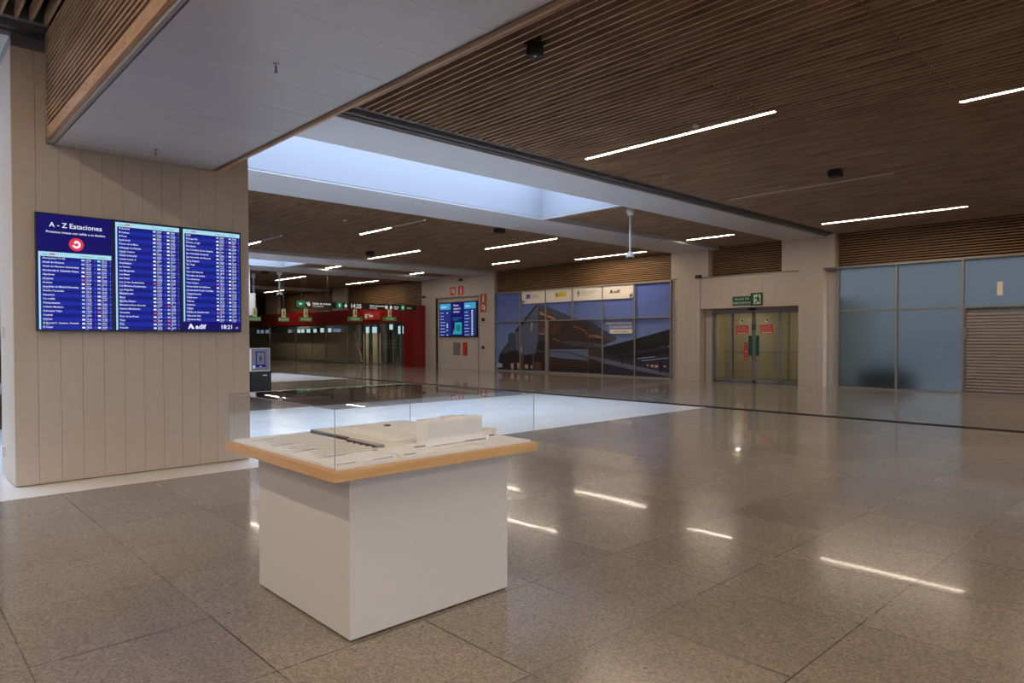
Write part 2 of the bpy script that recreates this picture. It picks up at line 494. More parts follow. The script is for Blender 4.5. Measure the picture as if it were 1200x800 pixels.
# ------------------------------------------------------------ setting: floor
CZ = 4.97                      # underside of the slats
BZ = 4.88                      # underside of the beams
b = MB(); b.box(-64, 14, -14, 30, -0.25, -0.004, M['clad_gap']); struct(b, 'floor')
b = MB()
for x0, x1, y0, y1 in ((-8.33, 14, -14, 14.02), (-24.4, -15.0, -14, 14.02), (-64, -31, -14, 14.02), (-64, 14, 14.36, 30)):
    b.quad([(x0, y0, 0), (x1, y0, 0), (x1, y1, 0), (x0, y1, 0)], M['terrazzo'])
struct(b, 'floor_terrazzo')
b = MB()
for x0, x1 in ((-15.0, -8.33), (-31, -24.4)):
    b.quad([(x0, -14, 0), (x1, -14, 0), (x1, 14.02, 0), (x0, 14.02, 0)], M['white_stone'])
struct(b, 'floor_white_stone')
b = MB(); b.quad([(-64, 14.02, 0), (14, 14.02, 0), (14, 14.36, 0), (-64, 14.36, 0)], M['rubber'])
b.box(-64, 14, 14.18, 14.20, 0, 0.003, M['plastic']); struct(b, 'trim_1')

# outside: ground and the shell walls the hall needs
b = MB(); b.box(-120, 80, -80, 120, -0.6, -0.3, M['ground']); struct(b, 'ground')
b = MB(); b.box(12.0, 12.3, -14, -12, 0, 5.3, M['wall']); b.box(12.0, 12.3, 7, 23.2, 0, 5.3, M['wall'])
b.box(12.0, 12.3, -12, 7, 3.9, 5.3, M['wall']); b.box(12.0, 12.3, -12, 7, 0, .3, M['wall']); struct(b, 'wall_right')
b = MB()
for i in range(11): b.box(12.0, 12.12, -12.05 + 1.9 * i, -11.95 + 1.9 * i, .3, 3.9, M['alu'])
b.box(12.0, 12.12, -12, 7, 2.4, 2.5, M['alu'])
wf = struct(b, 'window_1')
g = MB(); g.quad([(12.06, -12, .3), (12.06, 7, .3), (12.06, 7, 3.9), (12.06, -12, 3.9)], M['tinted']); g.build('pane', wf)
b = MB(); b.box(-64, 12, -14.3, -14.0, 0, 5.3, M['wall']); struct(b, 'wall_front')
b = MB(); b.box(-64.3, -64, -14.3, 30, 0, 5.3, M['wall']); struct(b, 'wall_left')

# ------------------------------------------------------------ slatted ceilings
def slats(x0, x1, y0, y1, cuts=(), name='ceiling'):
    b = MB()
    xs = [x0] + sorted(c for c in cuts if x0 < c < x1) + [x1]
    n = int((y1 - y0) / 0.13)
    for i in range(n):
        y = y0 + 0.065 + i * 0.13
        for a, c in zip(xs[:-1], xs[1:]):
            b.box(a + 0.008, c - 0.008, y - 0.013, y + 0.013, CZ, CZ + 0.16, M['wood'])
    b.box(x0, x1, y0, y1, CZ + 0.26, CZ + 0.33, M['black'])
    return struct(b, name)
slats(-8.82, 12, -14, 23.1, [-4.82 + 2.2 * i for i in range(8)] )
slats(-12.95, -10.5, 13.62, 23.1)
slats(-25.45, -14.95, -14, 23.1, [-23.1, -20.9, -18.7, -16.5])
slats(-29.75, -27.65, 13.85, 23.1)
slats(-42.4, -32.05, -14, 23.1, [-39, -36.8, -34.6])
slats(-64, -44.0, -14, 30, [-60, -56, -52, -48])

def beams(xa, xb, name='ceiling_beam', y1=23.1, z=BZ, rail=0):
    b = MB(); b.box(xa, xb, -14, y1, z, 5.3, M['beam'])
    b.box(xa, xb, -14, y1, z - 0.004, z, M['beam'])
    struct(b, name)
    if rail:
        r = MB(); x = xb
        r.box(x, x + 0.05, -14, y1, z + 0.03, CZ + 0.16, M['rail'])
        r.box(x + 0.05, x + 0.12, -14, y1, z + 0.06, z + 0.09, M['rail'])
        r.box(x + 0.12, x + 0.26, -14, y1, CZ + 0.03, CZ + 0.16, M['rail'])
        r.box(x + 0.155, x + 0.165, -14, y1, z + 0.06, CZ + 0.05, M['rail'])
        struct(r, 'trim_2')
beams(-10.42, -9.1, rail=1)
beams(-14.88, -13.1)
beams(-27.6, -25.5)
beams(-32.0, -29.8)
beams(-43.9, -42.45)
# skylight wells: white upstands, frame at the bottom, glass at the top
def skylight(x0, x1, y0, y1, top=6.5):
    b = MB(); t = 0.12
    x0 += 0.012; x1 -= 0.012; y0 += 0.012; y1 -= 0.012
    zb = BZ + 0.03
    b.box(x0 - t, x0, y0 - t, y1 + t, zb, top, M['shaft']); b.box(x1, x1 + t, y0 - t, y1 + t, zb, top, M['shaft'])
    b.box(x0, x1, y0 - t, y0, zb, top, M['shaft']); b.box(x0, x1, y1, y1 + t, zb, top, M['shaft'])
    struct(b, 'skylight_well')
    g = MB(); g.quad([(x0, y0, top - 0.1), (x1, y0, top - 0.1), (x1, y1, top - 0.1), (x0, y1, top - 0.1)], M['sky_pane'])
    struct(g, 'skylight_glass')
skylight(-13.1, -10.42, 3.3, 13.5)
skylight(-13.1, -10.42, -13.5, 0.9)
skylight(-29.8, -27.6, 3.3, 13.75, 5.75)
b = MB()
for x0, x1, ya, yb in ((-13.1, -10.42, 13.5, 13.62), (-29.8, -27.6, 13.75, 13.85)):
    b.box(x0, x1, ya, yb, BZ, 5.3, M['beam'])
b.box(-13.1, -10.42, 0.9, 3.3, BZ, 5.3, M['beam']); b.box(-29.8, -27.6, -14, 3.3, BZ, 5.3, M['beam'])
struct(b, 'ceiling_beam')
# roof above everything but the wells
b = MB()
for x0, x1, y0, y1 in ((-10.3, 12.3, -14.3, 23.5), (-27.5, -13.2, -14.3, 23.5), (-64.3, -29.9, -14.3, 30.3), (-13.2, -10.3, 13.6, 23.5), (-29.9, -27.5, 13.9, 30.3),
                       (-13.2, -10.3, 1.0, 3.2), (-29.9, -27.5, -14.3, 3.2)):
    b.box(x0, x1, y0, y1, 5.3, 5.5, M['black'])
struct(b, 'roof')

# ------------------------------------------------------------ clad tower that carries the departure board
def clad_x(b, x, y0, y1, z0, z1, n, sgn=1, m=None, first=None):
    """narrow upright panels on a face that looks along x"""
    m = m or M['clad']; w = (y1 - y0) / n
    for i in range(n):
        b.box(x - sgn * 0.02, x, y0 + i * w + 0.0014, y0 + (i + 1) * w - 0.0014, z0, z1, m)
def clad_y(b, y, x0, x1, z0, z1, n, m=None):
    m = m or M['clad']; w = (x1 - x0) / n
    for i in range(n):
        b.box(x0 + i * w + 0.0014, x0 + (i + 1) * w - 0.0014, y, y + 0.02, z0, z1, m)
b = MB()
b.box(-9.98, -9.0, 1.135, 3.64, 0.0, 4.75, M['clad_gap'])
clad_x(b, -8.98, 1.11, 3.66, 0.012, 4.74, 12)
clad_x(b, -10.0, 1.11, 3.66, 0.012, 4.74, 12, -1)
clad_y(b, 1.11, -9.98, -9.0, 0.012, 4.74, 5)
clad_y(b, 3.64, -9.98, -9.0, 0.012, 4.74, 5)
b.box(-9.98, -8.99, 1.12, 3.65, 4.75, BZ, M['rail'])
struct(b, 'wall_screen_tower')

# ------------------------------------------------------------ dropped soffit box
b = MB()
x1 = 6.0
b.box(-8.97, x1, 1.50, 3.16, 3.77, 4.9, M['black'])
n = int((x1 + 8.97) / 0.63)
xs = [-8.97] + [-4.89 - 0.635 * i for i in range(6, -1, -1)] + [-4.89 + 0.635 * i for i in range(1, 18)]
for a, c in zip(xs[:-1], xs[1:]):
    b.box(a + 0.002, c - 0.002, 1.50, 3.18, 3.75, 3.77, M['soffit'])
for a in xs[1:-1]: b.box(a - .004, a + .004, 1.50, 3.18, 3.7485, 3.752, M['white_plastic'])
b.box(-8.97, x1, 1.455, 1.485, 3.75, 3.80, M['alu'])
b.box(-8.97, x1, 3.185, 3.20, 3.75, 3.80, M['rail'])
struct(b, 'ceiling_soffit')
b = MB()
for y, s in ((1.44, -1), (3.205, 1)):
    y0, y1 = (y - 0.02, y + 0.015) if s < 0 else (y, y + 0.035)
    cuts = [-8.9, -6.9, -4.62, -2.3, 0, 2.3, 4.6, 6.0]
    for a, c in zip(cuts[:-1], cuts[1:]):
        b.box(a + 0.002, c - 0.002, y0, y1, 3.79 if s < 0 else 3.72, 3.915, M['woodface'])
        for q in ((a + 0.15), (a + c) / 2, c - 0.15):
            for zz in (3.83, 3.88):
                b.box(q - 0.006, q + 0.006, y0 - 0.001 if s < 0 else y1, y0 if s < 0 else y1 + 0.001, zz - 0.006, zz + 0.006, M['black'])
    for i in range(18):
        z = 3.96 + i * 0.056
        b.box(-8.9, x1, y - 0.02 if s < 0 else y - 0.005, y + 0.02 if s < 0 else y + 0.035, z - 0.013, z + 0.013, M['wood'])
    b.box(-8.97, x1, y + 0.03 if s < 0 else y - 0.03, y + 0.04 if s < 0 else y - 0.02, 3.8, 4.95, M['black'])
b.box(-8.975, -8.9, 1.42, 1.50, 3.75, 4.9, M['alu'])
struct(b, 'ceiling_soffit_slats')

# ------------------------------------------------------------ back wall
YW = 22.85
b = MB(); b.box(-64, 12, 23.05, 23.2, 3.84, 5.3, M['black'])      # above the shopfronts
struct(b, 'wall_back')
def woodwall(x0, x1, z0=3.88, z1=4.97):
    b = MB()
    n = int((z1 - z0) / 0.078)
    cuts = [x0] + [x0 + 2.45 * i for i in range(1, int((x1 - x0) / 2.45) + 1) if x0 + 2.45 * i < x1 - .2] + [x1]
    for i in range(n + 1):
        z = z0 + 0.03 + i * 0.078
        if z > z1 - 0.02: break
        for a, c in zip(cuts[:-1], cuts[1:]):
            b.box(a + 0.005, c - 0.005, YW, YW + 0.09, z - 0.017, z + 0.017, M['woodwall'])
    b.box(x0, x1, YW + 0.12, YW + 0.14, z0, z1 + .1, M['black'])
    struct(b, 'wall_slats')
woodwall(-25.43, -15.04); woodwall(-13.4, -10.6); woodwall(-8.82, 12.0)
woodwall(-40.05, -31.6, 3.3); woodwall(-50.2, -41.8, 3.3); woodwall(-54.6, -52.6, 3.3); woodwall(-64, -56, 3.3)
# columns with wider heads
def column(h0, h1, s0, s1, zs=3.88):
    b = MB()
    y = 22.62
    b.box(h0 + 0.01, h1 - 0.01, y + 0.01, 23.3, zs, CZ, M['clad_gap'])
    n = max(2, round((h1 - h0) / 0.21))
    clad_y(b, y - 0.01, h0, h1, zs, CZ, n)
    b.box(h0, h0 + .01, y, 23.3, zs, CZ, M['clad']); b.box(h1 - .01, h1, y, 23.3, zs, CZ, M['clad'])
    b.box(s0 + 0.01, s1 - 0.01, y + 0.01, 23.3, 0, zs, M['clad_gap'])
    n = max(2, round((s1 - s0) / 0.21))
    clad_y(b, y - 0.01, s0, s1, 0, zs, n)
    b.box(s0, s0 + .01, y, 23.3, 0, zs, M['clad']); b.box(s1 - .01, s1, y, 23.3, 0, zs, M['clad'])
    struct(b, 'wall_column')
column(-14.98, -13.37, -14.72, -13.72)
column(-10.58, -8.82, -10.0, -9.18)
b = MB(); b.box(-15.02, -14.72, 22.95, 23.1, 0, 3.84, M['wall']); b.box(-9.18, -8.85, 22.95, 23.1, 0, 3.9, M['wall'])
b.box(-9.18, -8.80, 22.8, 22.95, 3.80, 3.88, M['alu'])
struct(b, 'wall_reveal')
# lintel over the exit door
b = MB(); b.box(-13.71, -10.01, 22.66, 23.2, 2.69, 3.87, M['clad_gap']); clad_y(b, 22.64, -13.71, -10.01, 2.69, 3.84, 9)
b.box(-13.71, -9.98, 22.60, 22.7, 3.845, 3.875, M['alu'])
struct(b, 'wall_lintel')
# pale wall block with the recessed bay
b = MB()
b.box(-31.6, -30.25, 22.75, 23.2, 0, CZ, M['wall']); b.box(-26.66, -25.43, 22.75, 23.2, 0, CZ, M['wall'])
b.box(-30.25, -26.66, 22.75, 23.2, 3.82, CZ, M['wall'])
b.box(-30.25, -26.66, 22.70, 22.85, 3.80, 3.84, M['alu'])
b.box(-30.30, -30.25, 22.73, 22.85, 0, 3.84, M['alu']); b.box(-26.66, -26.61, 22.73, 22.85, 0, 3.84, M['alu'])
struct(b, 'wall_screen_bay')
b = MB(); b.box(-30.25, -26.66, 22.851, 23.2, 0, 3.82, M['wall']); struct(b, 'wall_bay_back')
# far columns on the back wall
b = MB()
for x0, x1, z0 in ((-41.75, -40.1, 3.3), (-52.5, -50.2, 3.2), (-56, -54.6, 3.2)):
    b.box(x0, x1, 22.7, 23.2, z0, CZ, M['clad'])
struct(b, 'wall_far_column')

# ------------------------------------------------------------ the departure board
def rows_on(fr, mb, u0, u1, v0, v1, names, seed):
    rnd = random.Random(seed)
    n = len(names); h = (v1 - v0) / n; W = u1 - u0
    for i, nm in enumerate(names):
        vt = v1 - i * h
        fr.rect(mb, u0, u1, vt - h, vt, M['scr_blue'] if i % 2 else M['scr_dark'], 0.001)
        fr.text(mb, nm, u0 + 0.012, vt - h * 0.62, h * 0.62, M['scr_white'], bold=0.012)
        if rnd.random() < 0.3:
            fr.text(mb, rnd.choice(('C-3 C-4', 'via Sol', 'T1-T2-T3', 'C-8')), u0 + 0.012, vt - h * 0.98, h * 0.34, M['scr_pale'])
        for k, uc in enumerate((0.56, 0.79)):
            c = rnd.choice(['scr_white', 'scr_pale', 'scr_pale', 'scr_pale', 'scr_white', 'scr_white', 'scr_pink', 'scr_white', 'scr_cyan'])
            fr.rect(mb, u0 + W * uc, u0 + W * (uc + 0.045), vt - h * 0.72, vt - h * 0.28, M[c])
            t = '%02d:%02d' % (18 + (rnd.random() < 0.3), rnd.randint(0, 59))
            fr.text(mb, t, u0 + W * (uc + 0.06), vt - h * 0.66, h * 0.58, M['scr_white'], bold=.015, squeeze=0.95)
            fr.text(mb, rnd.choice(('Chamartín', 'Guadalajara', 'Parla', 'Aranjuez', 'Cercedilla')), u0 + W * (uc + 0.055), vt - h * 1.02, h * 0.36, M['scr_white'], squeeze=0.8)
            fr.text(mb, str(rnd.randint(1, 9)), u0 + W * (uc + 0.185), vt - h * 0.66, h * 0.45, M['scr_pale'])
N1 = ['Aeropuerto T1-T2', 'Alcalá de Henares', 'Alcalá de Henares Universidad', 'Alcobendas-S. Sebastián Reyes', 'Alpedrete', 'Aranjuez', 'Aravaca',
      'Asamblea de Madrid-Entrevías', 'Atocha Cercanías', 'Azuqueca', 'Cercedilla', 'Ciempozuelos', 'Collado Mediano', 'Colmenar Viejo', 'Coslada', 'Delicias',
      'El Barrial-C. Comerc. Pozuelo', 'El Casar']
N2 = ['El Escorial', 'El Goloso', 'El Pozo', 'Fuencarral', 'Fuente de la Mora', 'Galapagar-La Navata', 'Getafe Centro', 'Getafe Industrial', 'Getafe Sector 3', 'Guadalajara',
      'La Garena', 'Las Margaritas', 'Las Matas', 'Las Rozas', 'Los Cotos Guadarrama', 'Los Molinos-Guadarrama', 'Los Negrales', 'Majadahonda', 'Meco',
      'Méndez Álvaro', 'Mirasierra-Paco de Lucía', 'Nuevos Ministerios', 'Orcasitas', 'Pinar de las Rozas', 'Pinto', 'Pitis', 'Pozuelo']
N3 = ['Parla', 'Príncipe Pío', 'Ramón y Cajal', 'Recoletos', 'San Cristóbal de los Ángeles', 'San Cristóbal Industrial', 'San Fernando de Henares', 'Santa Eugenia', 'San Yago', 'Sol',
      'Soto del Henares', 'Torrejón de Ardoz', 'Torrelodones', 'Tres Cantos', 'Universidad Cantoblanco', 'Universidad Pontif. Comillas', 'Valdelasfuentes', 'Valdemoro',
      'Vallecas', 'Vicálvaro', 'Villalba', 'Villalba de Guadarrama', 'Villaverde Alto', 'Villaverde Bajo']
T = thing('departure_board', (-8.98, 2.41, 1.69), 'large dark blue departure board of three joined screens on the beige clad wall', 'departure board')
XB = -8.90
b = MB(); b.box(-8.98, XB - 0.012, 1.36, 3.46, 1.74, 2.94, M['plastic']); b.build('wall_bracket', T)
def adif(fr, mb, u, v, s, m, m2, txt=True):
    """slanted rounded triangle with a notch, then the lower-case word"""
    fr.poly(mb, [(u, v), (u + .38 * s, v + .95 * s), (u + .50 * s, v + 1.0 * s), (u + .62 * s, v + .92 * s), (u + 1.12 * s, v + .12 * s), (u + 1.1 * s, v), (u + .72 * s, v), (u + .52 * s, v + .42 * s)], m, 0.003)
    fr.poly(mb, [(u, v), (u + .52 * s, v + .42 * s), (u + .46 * s, v + .2 * s), (u + .2 * s, v - .02 * s)], m, 0.003)
    if txt: fr.text(mb, 'adif', u + 1.35 * s, v + 0.05 * s, s * 1.15, m2, bold=0.03, squeeze=1.15)
for i, (ya, yb) in enumerate(((1.30, 2.045), (2.045, 2.785), (2.785, 3.525))):
    z0, z1 = 1.69, 2.985
    s = MB()
    s.box(XB - 0.05, XB - 0.004, ya + 0.002, yb - 0.002, z0, z1, M['plastic'])
    so = s.build('screen', T)
    so['label'] = ['left screen with heading and red round emblem', 'middle screen filled with a station list', 'right screen with station list, white emblem and clock'][i]
    d = MB(); fr = Frame((XB - 0.004, ya, z0), (0, 1, 0), (1, 0, 0))
    w, h = yb - ya, z1 - z0; e = 0.014
    fr.rect(d, e, w - e, e, h - e, M['scr_navy'], 0.0005)
    top = h - e - 0.01
    if i == 0:
        fr.text(d, 'A - Z Estaciones', w / 2 + .01, h - 0.15, 0.076, M['scr_white'], align='CENTER', bold=0.01)
        fr.text(d, 'Próximos trenes con salida a su destino', w / 2 + .01, h - 0.215, 0.0355, M['scr_white'], align='CENTER', bold=0.01)
        cu, cv = w / 2 + .01, h - 0.325
        fr.disc(d, cu, cv, 0.072, M['scr_red'], 0.002, 40)
        fr.disc(d, cu, cv, 0.043, M['scr_white'], 0.003, 40, -165, 90, ri=0.019)
        fr.poly(d, [(cu + .001, cv + .043), (cu - .012, cv + .042), (cu - .028, cv + .014), (cu - .010, cv + .006), (cu + .001, cv + .019)], M['scr_white'], 0.003)
        top = h - 0.425
    bot = 0.13 if i == 2 else e + 0.006
    fr.rect(d, e + 0.012, w - e - 0.004, top - 0.05, top, M['scr_cyan'], 0.002)
    fr.rect(d, e + 0.012, e + 0.03, bot, top, M['scr_cyan'], 0.002)
    fr.rect(d, 0.13, 0.18, top - 0.035, top - 0.015, M['scr_pink'], 0.0035)
    fr.text(d, 'Destino', 0.06, top - 0.035, 0.024, M['scr_blue'], 0.0035)
    fr.text(d, 'Próximo tren', w * 0.56, top - 0.035, 0.022, M['scr_blue'], 0.0035); fr.text(d, 'Siguiente', w * 0.79, top - 0.035, 0.022, M['scr_blue'], 0.0035)
    rows_on(fr, d, e + 0.036, w - e - 0.004, bot, top - 0.05, (N1, N2, N3)[i], 11 + i)
    if i == 2:
        adif(fr, d, 0.075, 0.038, 0.066, M['scr_white'], M['scr_white'])
        fr.text(d, '18:21', w - 0.27, 0.042, 0.072, M['scr_white'], bold=0.02); fr.text(d, ':45', w - 0.085, 0.042, 0.036, M['scr_pale'], bold=0.01)
    d.build('display_image', so)

# ------------------------------------------------------------ display plinth with case
T = thing('display_plinth', (-3.74, 2.375, 0), 'white display plinth with beech tabletop standing on the terrazzo floor', 'display plinth')
b = MB(); b.box(-4.315, -3.165, 1.81, 2.94, 0.012, 0.885, M['white_paint']); b.build('pedestal', T, bevel=0.003)
b = MB(); b.box(-4.29, -3.19, 1.835, 2.915, 0, 0.012, M['plastic']); b.build('plinth_foot', T)
b = MB(); b.box(-4.445, -3.035, 1.65, 3.085, 0.885, 0.94, M['oak']); b.build('tabletop', T, bevel=0.004)
T = thing('display_cover', (-3.73, 2.365, 0.94), 'clear box cover set on the beech tabletop over the white model', 'glass case')
cx0, cx1, cy0, cy1, cz0, cz1 = -4.42, -3.05, 1.665, 3.065, 0.94, 1.25
for nm, q in (('side_pane', [(cx0, cy0), (cx1, cy0)]), ('side_pane', [(cx1, cy0), (cx1, cy1)]), ('side_pane', [(cx1, cy1), (cx0, cy1)]), ('side_pane', [(cx0, cy1), (cx0, cy0)])):
    g = MB(); (a, c), (d_, e_) = q
    g.quad([(a, c, cz0), (d_, e_, cz0), (d_, e_, cz1), (a, c, cz1)], M['clear']); g.build(nm, T)
g = MB(); g.quad([(cx0, cy0, cz1), (cx1, cy0, cz1), (cx1, cy1, cz1), (cx0, cy1, cz1)], M['clear']); g.build('top_pane', T)
g = MB(); r = 0.0016
for x, y in ((cx0, cy0), (cx1, cy0), (cx1, cy1), (cx0, cy1)): g.box(x - r, x + r, y - r, y + r, cz0, cz1, M['edge'])
for y in (cy0, cy1): g.box(cx0, cx1, y - r, y + r, cz1 - r, cz1 + r, M['edge'])
for x in (cx0, cx1): g.box(x - r, x + r, cy0, cy1, cz1 - r, cz1 + r, M['edge'])
g.build('polished_edge', T)

# ------------------------------------------------------------ architectural model in the case
T = thing('station_model', (-3.73, 2.365, 0.94), 'white architectural model of a railway station inside the clear case', 'scale model')
b = MB(); b.box(-4.40, -3.065, 1.685, 3.05, 0.941, 0.955, M['model']); b.build('site_board', T)
zb = 0.955
b = MB()     # station concourse slab and its roofs
b.box(-4.34, -3.42, 2.20, 2.96, zb, zb + 0.022, M['model_side'])
b.box(-4.28, -3.5, 2.30, 2.9, zb + 0.022, zb + 0.032, M['model'])
for i in range(7): b.box(-4.2 + i * 0.10, -4.17 + i * 0.10, 2.42, 2.50 + 0.02 * (i % 3), zb + 0.032, zb + 0.037, M['model_side'])
b.box(-4.10, -4.06, 2.62, 2.65, zb + 0.032, zb + 0.040, M['ink']); b.box(-3.86, -3.70, 2.70, 2.76, zb + 0.032, zb + 0.036, M['model'])
b.build('concourse_block', T)
b = MB()     # long glazed front of the concourse
b.box(-4.34, -3.85, 2.185, 2.20, zb, zb + 0.024, M['model_grey']); b.box(-3.80, -3.44, 2.15, 2.20, zb, zb + 0.02, M['model_grey'])
for i in range(56): b.box(-4.33 + i * 0.016, -4.327 + i * 0.016, 2.145 if i > 33 else 2.18, 2.19, zb + .002, zb + 0.018, M['ink'])
b.build('glazed_front', T)
for i in range(13):     # platform canopies with dark tracks between
    x = -4.27 + i * 0.071
    b = MB(); y0 = 1.79 + 0.02 * ((i * 3) % 4)
    b.box(x, x + 0.028, y0, 2.13, zb + 0.008, zb + 0.012, M['model_side'])
    b.box(x + 0.010, x + 0.018, y0 + .02, 2.12, zb, zb + 0.008, M['model'])
    b.box(x + 0.034, x + 0.039, y0 - 0.05, 2.14, zb, zb + 0.0012, M['ink' if i % 2 == 0 else 'model_grey'])
    b.build('platform_canopy', T)
b = MB()     # tall slab tower
b.box(-3.40, -3.285, 2.405, 2.83, zb, zb + 0.152, M['model']); b.box(-3.37, -3.31, 2.55, 2.70, zb + 0.152, zb + 0.163, M['model_side'])
for i in range(11): b.box(-3.2865, -3.2835, 2.408, 2.828, zb + 0.045 + i * 0.009, zb + 0.0455 + i * 0.009, M['model_grey'])
b.build('tower_block', T)
b = MB()
b.box(-3.33, -3.25, 2.35, 2.86, zb, zb + 0.03, M['model'])
for i in range(22): b.box(-3.2505, -3.2485, 2.42 + i * 0.019, 2.43 + i * 0.019, zb + 0.006, zb + 0.010 + 0.007 * (i > 12), M['ink'])
for i in range(12): b.box(-3.2505, -3.2485, 2.40 + i * 0.014, 2.406 + i * 0.014, zb + 0.001, zb + 0.004, M['model_grey'])
b.build('tower_base', T)
b = MB()
b.box(-3.46, -3.34, 2.87, 3.0, zb, zb + 0.05, M['model_side'])
for i in range(5): b.box(-3.3405, -3.3385, 2.875 + i * 0.022, 2.89 + i * 0.022, zb + 0.006, zb + 0.015, M['ink'])
b.build('annex_block', T)
b = MB()     # low street buildings with window bands along the near edge
b.prism([(-3.40, 2.12, zb), (-3.13, 2.10, zb), (-3.13, 2.34, zb), (-3.30, 2.40, zb)], (0, 0, 0.012), M['model'])
b.box(-3.36, -3.14, 1.90, 2.06, zb, zb + 0.01, M['model']); b.box(-3.32, -3.13, 1.71, 1.84, zb, zb + 0.008, M['model'])
for y0, y1, z in ((1.72, 1.83, 0.004), (1.93, 2.05, 0.004), (2.13, 2.20, 0.008)):
    k = 0
    while y0 + k * 0.016 < y1:
        b.box(-3.1305, -3.1285, y0 + k * 0.016, y0 + 0.011 + k * 0.016, zb + 0.001, zb + z, M['ink']); k += 1
b.box(-3.33, -3.24, 2.27, 2.36, zb + 0.012, zb + 0.024, M['model'])
for i in range(6): b.box(-3.2405, -3.2385, 2.275 + i * .014, 2.284 + i * .014, zb + .014, zb + .022, M['ink'])
b.build('street_buildings', T)
b = MB()
b.prism([(-3.13, 2.08, zb), (-3.10, 2.08, zb), (-3.16, 2.62, zb), (-3.20, 2.62, zb)], (0, 0, 0.003), M['model_side'])
b.prism([(-3.22, 2.62, zb + 0.001), (-3.17, 2.60, zb + 0.001), (-3.12, 2.72, zb + 0.001), (-3.14, 2.74, zb + 0.001)], (0, 0, 0.004), M['model_side'])
b.build('ramp', T)

# ------------------------------------------------------------ ceiling lights
def make_light(L, lit=True):
    b = MB(); b.box(-L / 2, L / 2, -0.038, 0.038, 0.003, 0.085, M['lamp_body'])
    for s in (-1, 1): b.box(-L / 2, L / 2, s * .038, s * .035, -.002, .003, M['lamp_body'])
    root = b.build('linear_ceiling_light')
    w = .034
    d = MB(); d.quad([(-L / 2, -w, 0), (-L / 2, w, 0), (L / 2, w, 0), (L / 2, -w, 0)], M['lamp' if lit else 'lamp_off']); d.build('diffuser', root)
    for s in (-1, 1):
        e = MB(); e.box(s * L / 2, s * (L / 2 + 0.006), -0.039, 0.039, -0.003, 0.086, M['lamp_body']); e.build('end_cap', root)
    return root
LZ = CZ - 0.012
def snap(x, y):
    y0 = 13.62 if (-13 < x < -10.4 and y > 13.6) else 13.85 if (-29.8 < x < -27.6 and y > 13.8) else -14
    return y0 + 0.13 * round((y - y0) / 0.13)
GL = 'lit linear ceiling lights'
P37 = make_light(3.65); P18 = make_light(1.75)
used = {}
def light(proto, x, y, label):
    y = snap(x, y)
    if proto not in used:
        used[proto] = 1; proto.location = (x, y, LZ); tag(proto, label, 'ceiling light', GL); return
    clone(proto, (x, y, LZ), label, GL)
NEAR = 'lit linear ceiling light, '
light(P37, -6.52, 9.75, NEAR + 'long one nearest the skylight beam')
light(P37, -6.52, 20.5, NEAR + 'above the frosted glass shopfront')
light(P37, -0.88, 11.4, NEAR + 'cut by the right edge of the view')
light(P18, -12.0, 20.4, NEAR + 'short one in front of the exit door')
light(P37, -17.45, 21.85, NEAR + 'just above the printed mural')
light(P37, -17.45, 16.85, NEAR + 'right one of the middle row beyond the beam')
light(P18, -22.1, 20.5, NEAR + 'short one left of the mural')
light(P18, -18.4, 11.5, NEAR + 'short lit strip joined to an unlit one')
light(P37, -23.15, 15.25, NEAR + 'beside the round black speaker')
light(P18, -28.8, 15.85, NEAR + 'small one in front of the far skylight')
light(P18, -28.6, 20.45, NEAR + 'short one above the pale wall block')
light(P37, -35.75, 21.35, NEAR + 'above the black direction sign')
light(P37, -35.9, 16.9, NEAR + 'crossed by the far camera pole')
light(P37, -46.2, 20.65, NEAR + 'farthest one above the red portal')
light(P18, -23.9, 9.85, NEAR + 'beside the edge of the screen wall')
for x, y in ((-6.5, -1.0), (-6.5, -6.2), (-0.9, 4.3), (-3.6, -3.6), (5.0, 8.2), (1.8, 1.6), (5.0, 0.8),(-0.9, -1.0), (-0.9, -6.2), (-0.9, 16.8), (5.0, 5.0), (5.0, 11.4), (5.0, -3.5), (-0.9, 20.5), (5.0, 17.0)):  # unseen lamps, some added only to brighten the near part of the hall
    light(P37, x, y, 'lit linear light added in the wood slats outside the view')
U37 = make_light(3.65, False); U37.location = (-6.63, snap(-6.6, 15.2), LZ)
tag(U37, 'unlit linear ceiling light flush in the slats behind the square speaker', 'ceiling light', 'unlit linear ceiling lights')
U18 = make_light(1.6, False); U18.location = (-16.6, snap(-16, 11.5), LZ)
tag(U18, 'unlit pale strip continuing a short lit ceiling light', 'ceiling light', 'unlit linear ceiling lights')
clone(U18, (-22.2, snap(-22, 9.85), LZ), 'unlit pale strip beside the edge of the screen wall', 'unlit linear ceiling lights')

# ------------------------------------------------------------ ceiling speakers, detectors, sprinklers, cameras
def speaker(x, y, z, s, label, shape='round'):
    T = thing('ceiling_speaker', (x, y, z), label, 'speaker', 'black ceiling speakers')
    b = MB(); b.box(x - .09, x + .09, y - .09, y + .09, z - 0.02, z + 0.08, M['speaker']); b.build('mount', T, bevel=0.004)
    b = MB()
    if shape == 'round': b.lathe((x, y, z - 0.16), [(s * .8, 0), (s, .02), (s, .13), (s * .85, .145)], M['speaker'], 24)
    else: b.box(x - s, x + s, y - s, y + s, z - .14, z - .01, M['speaker'])
    b.build('housing', T, bevel=0 if shape == 'round' else 0.005, smooth=shape == 'round')
    b = MB(); b.tube((x + s * .3, y - s * .2, z - .165), (x + s * .3, y - s * .2, z - .16), 0.012, M['chrome']); b.build('indicator', T)
speaker(-5.5, 5.55, CZ, .10, 'round black ceiling speaker high in the slats, nearest to the plinth')
speaker(-5.5, 14.1, CZ, .11, 'square black ceiling speaker in front of the unlit strip', 'square')
speaker(-15.4, 14.0, CZ, .13, 'square black ceiling speaker over the middle of the hall', 'square')
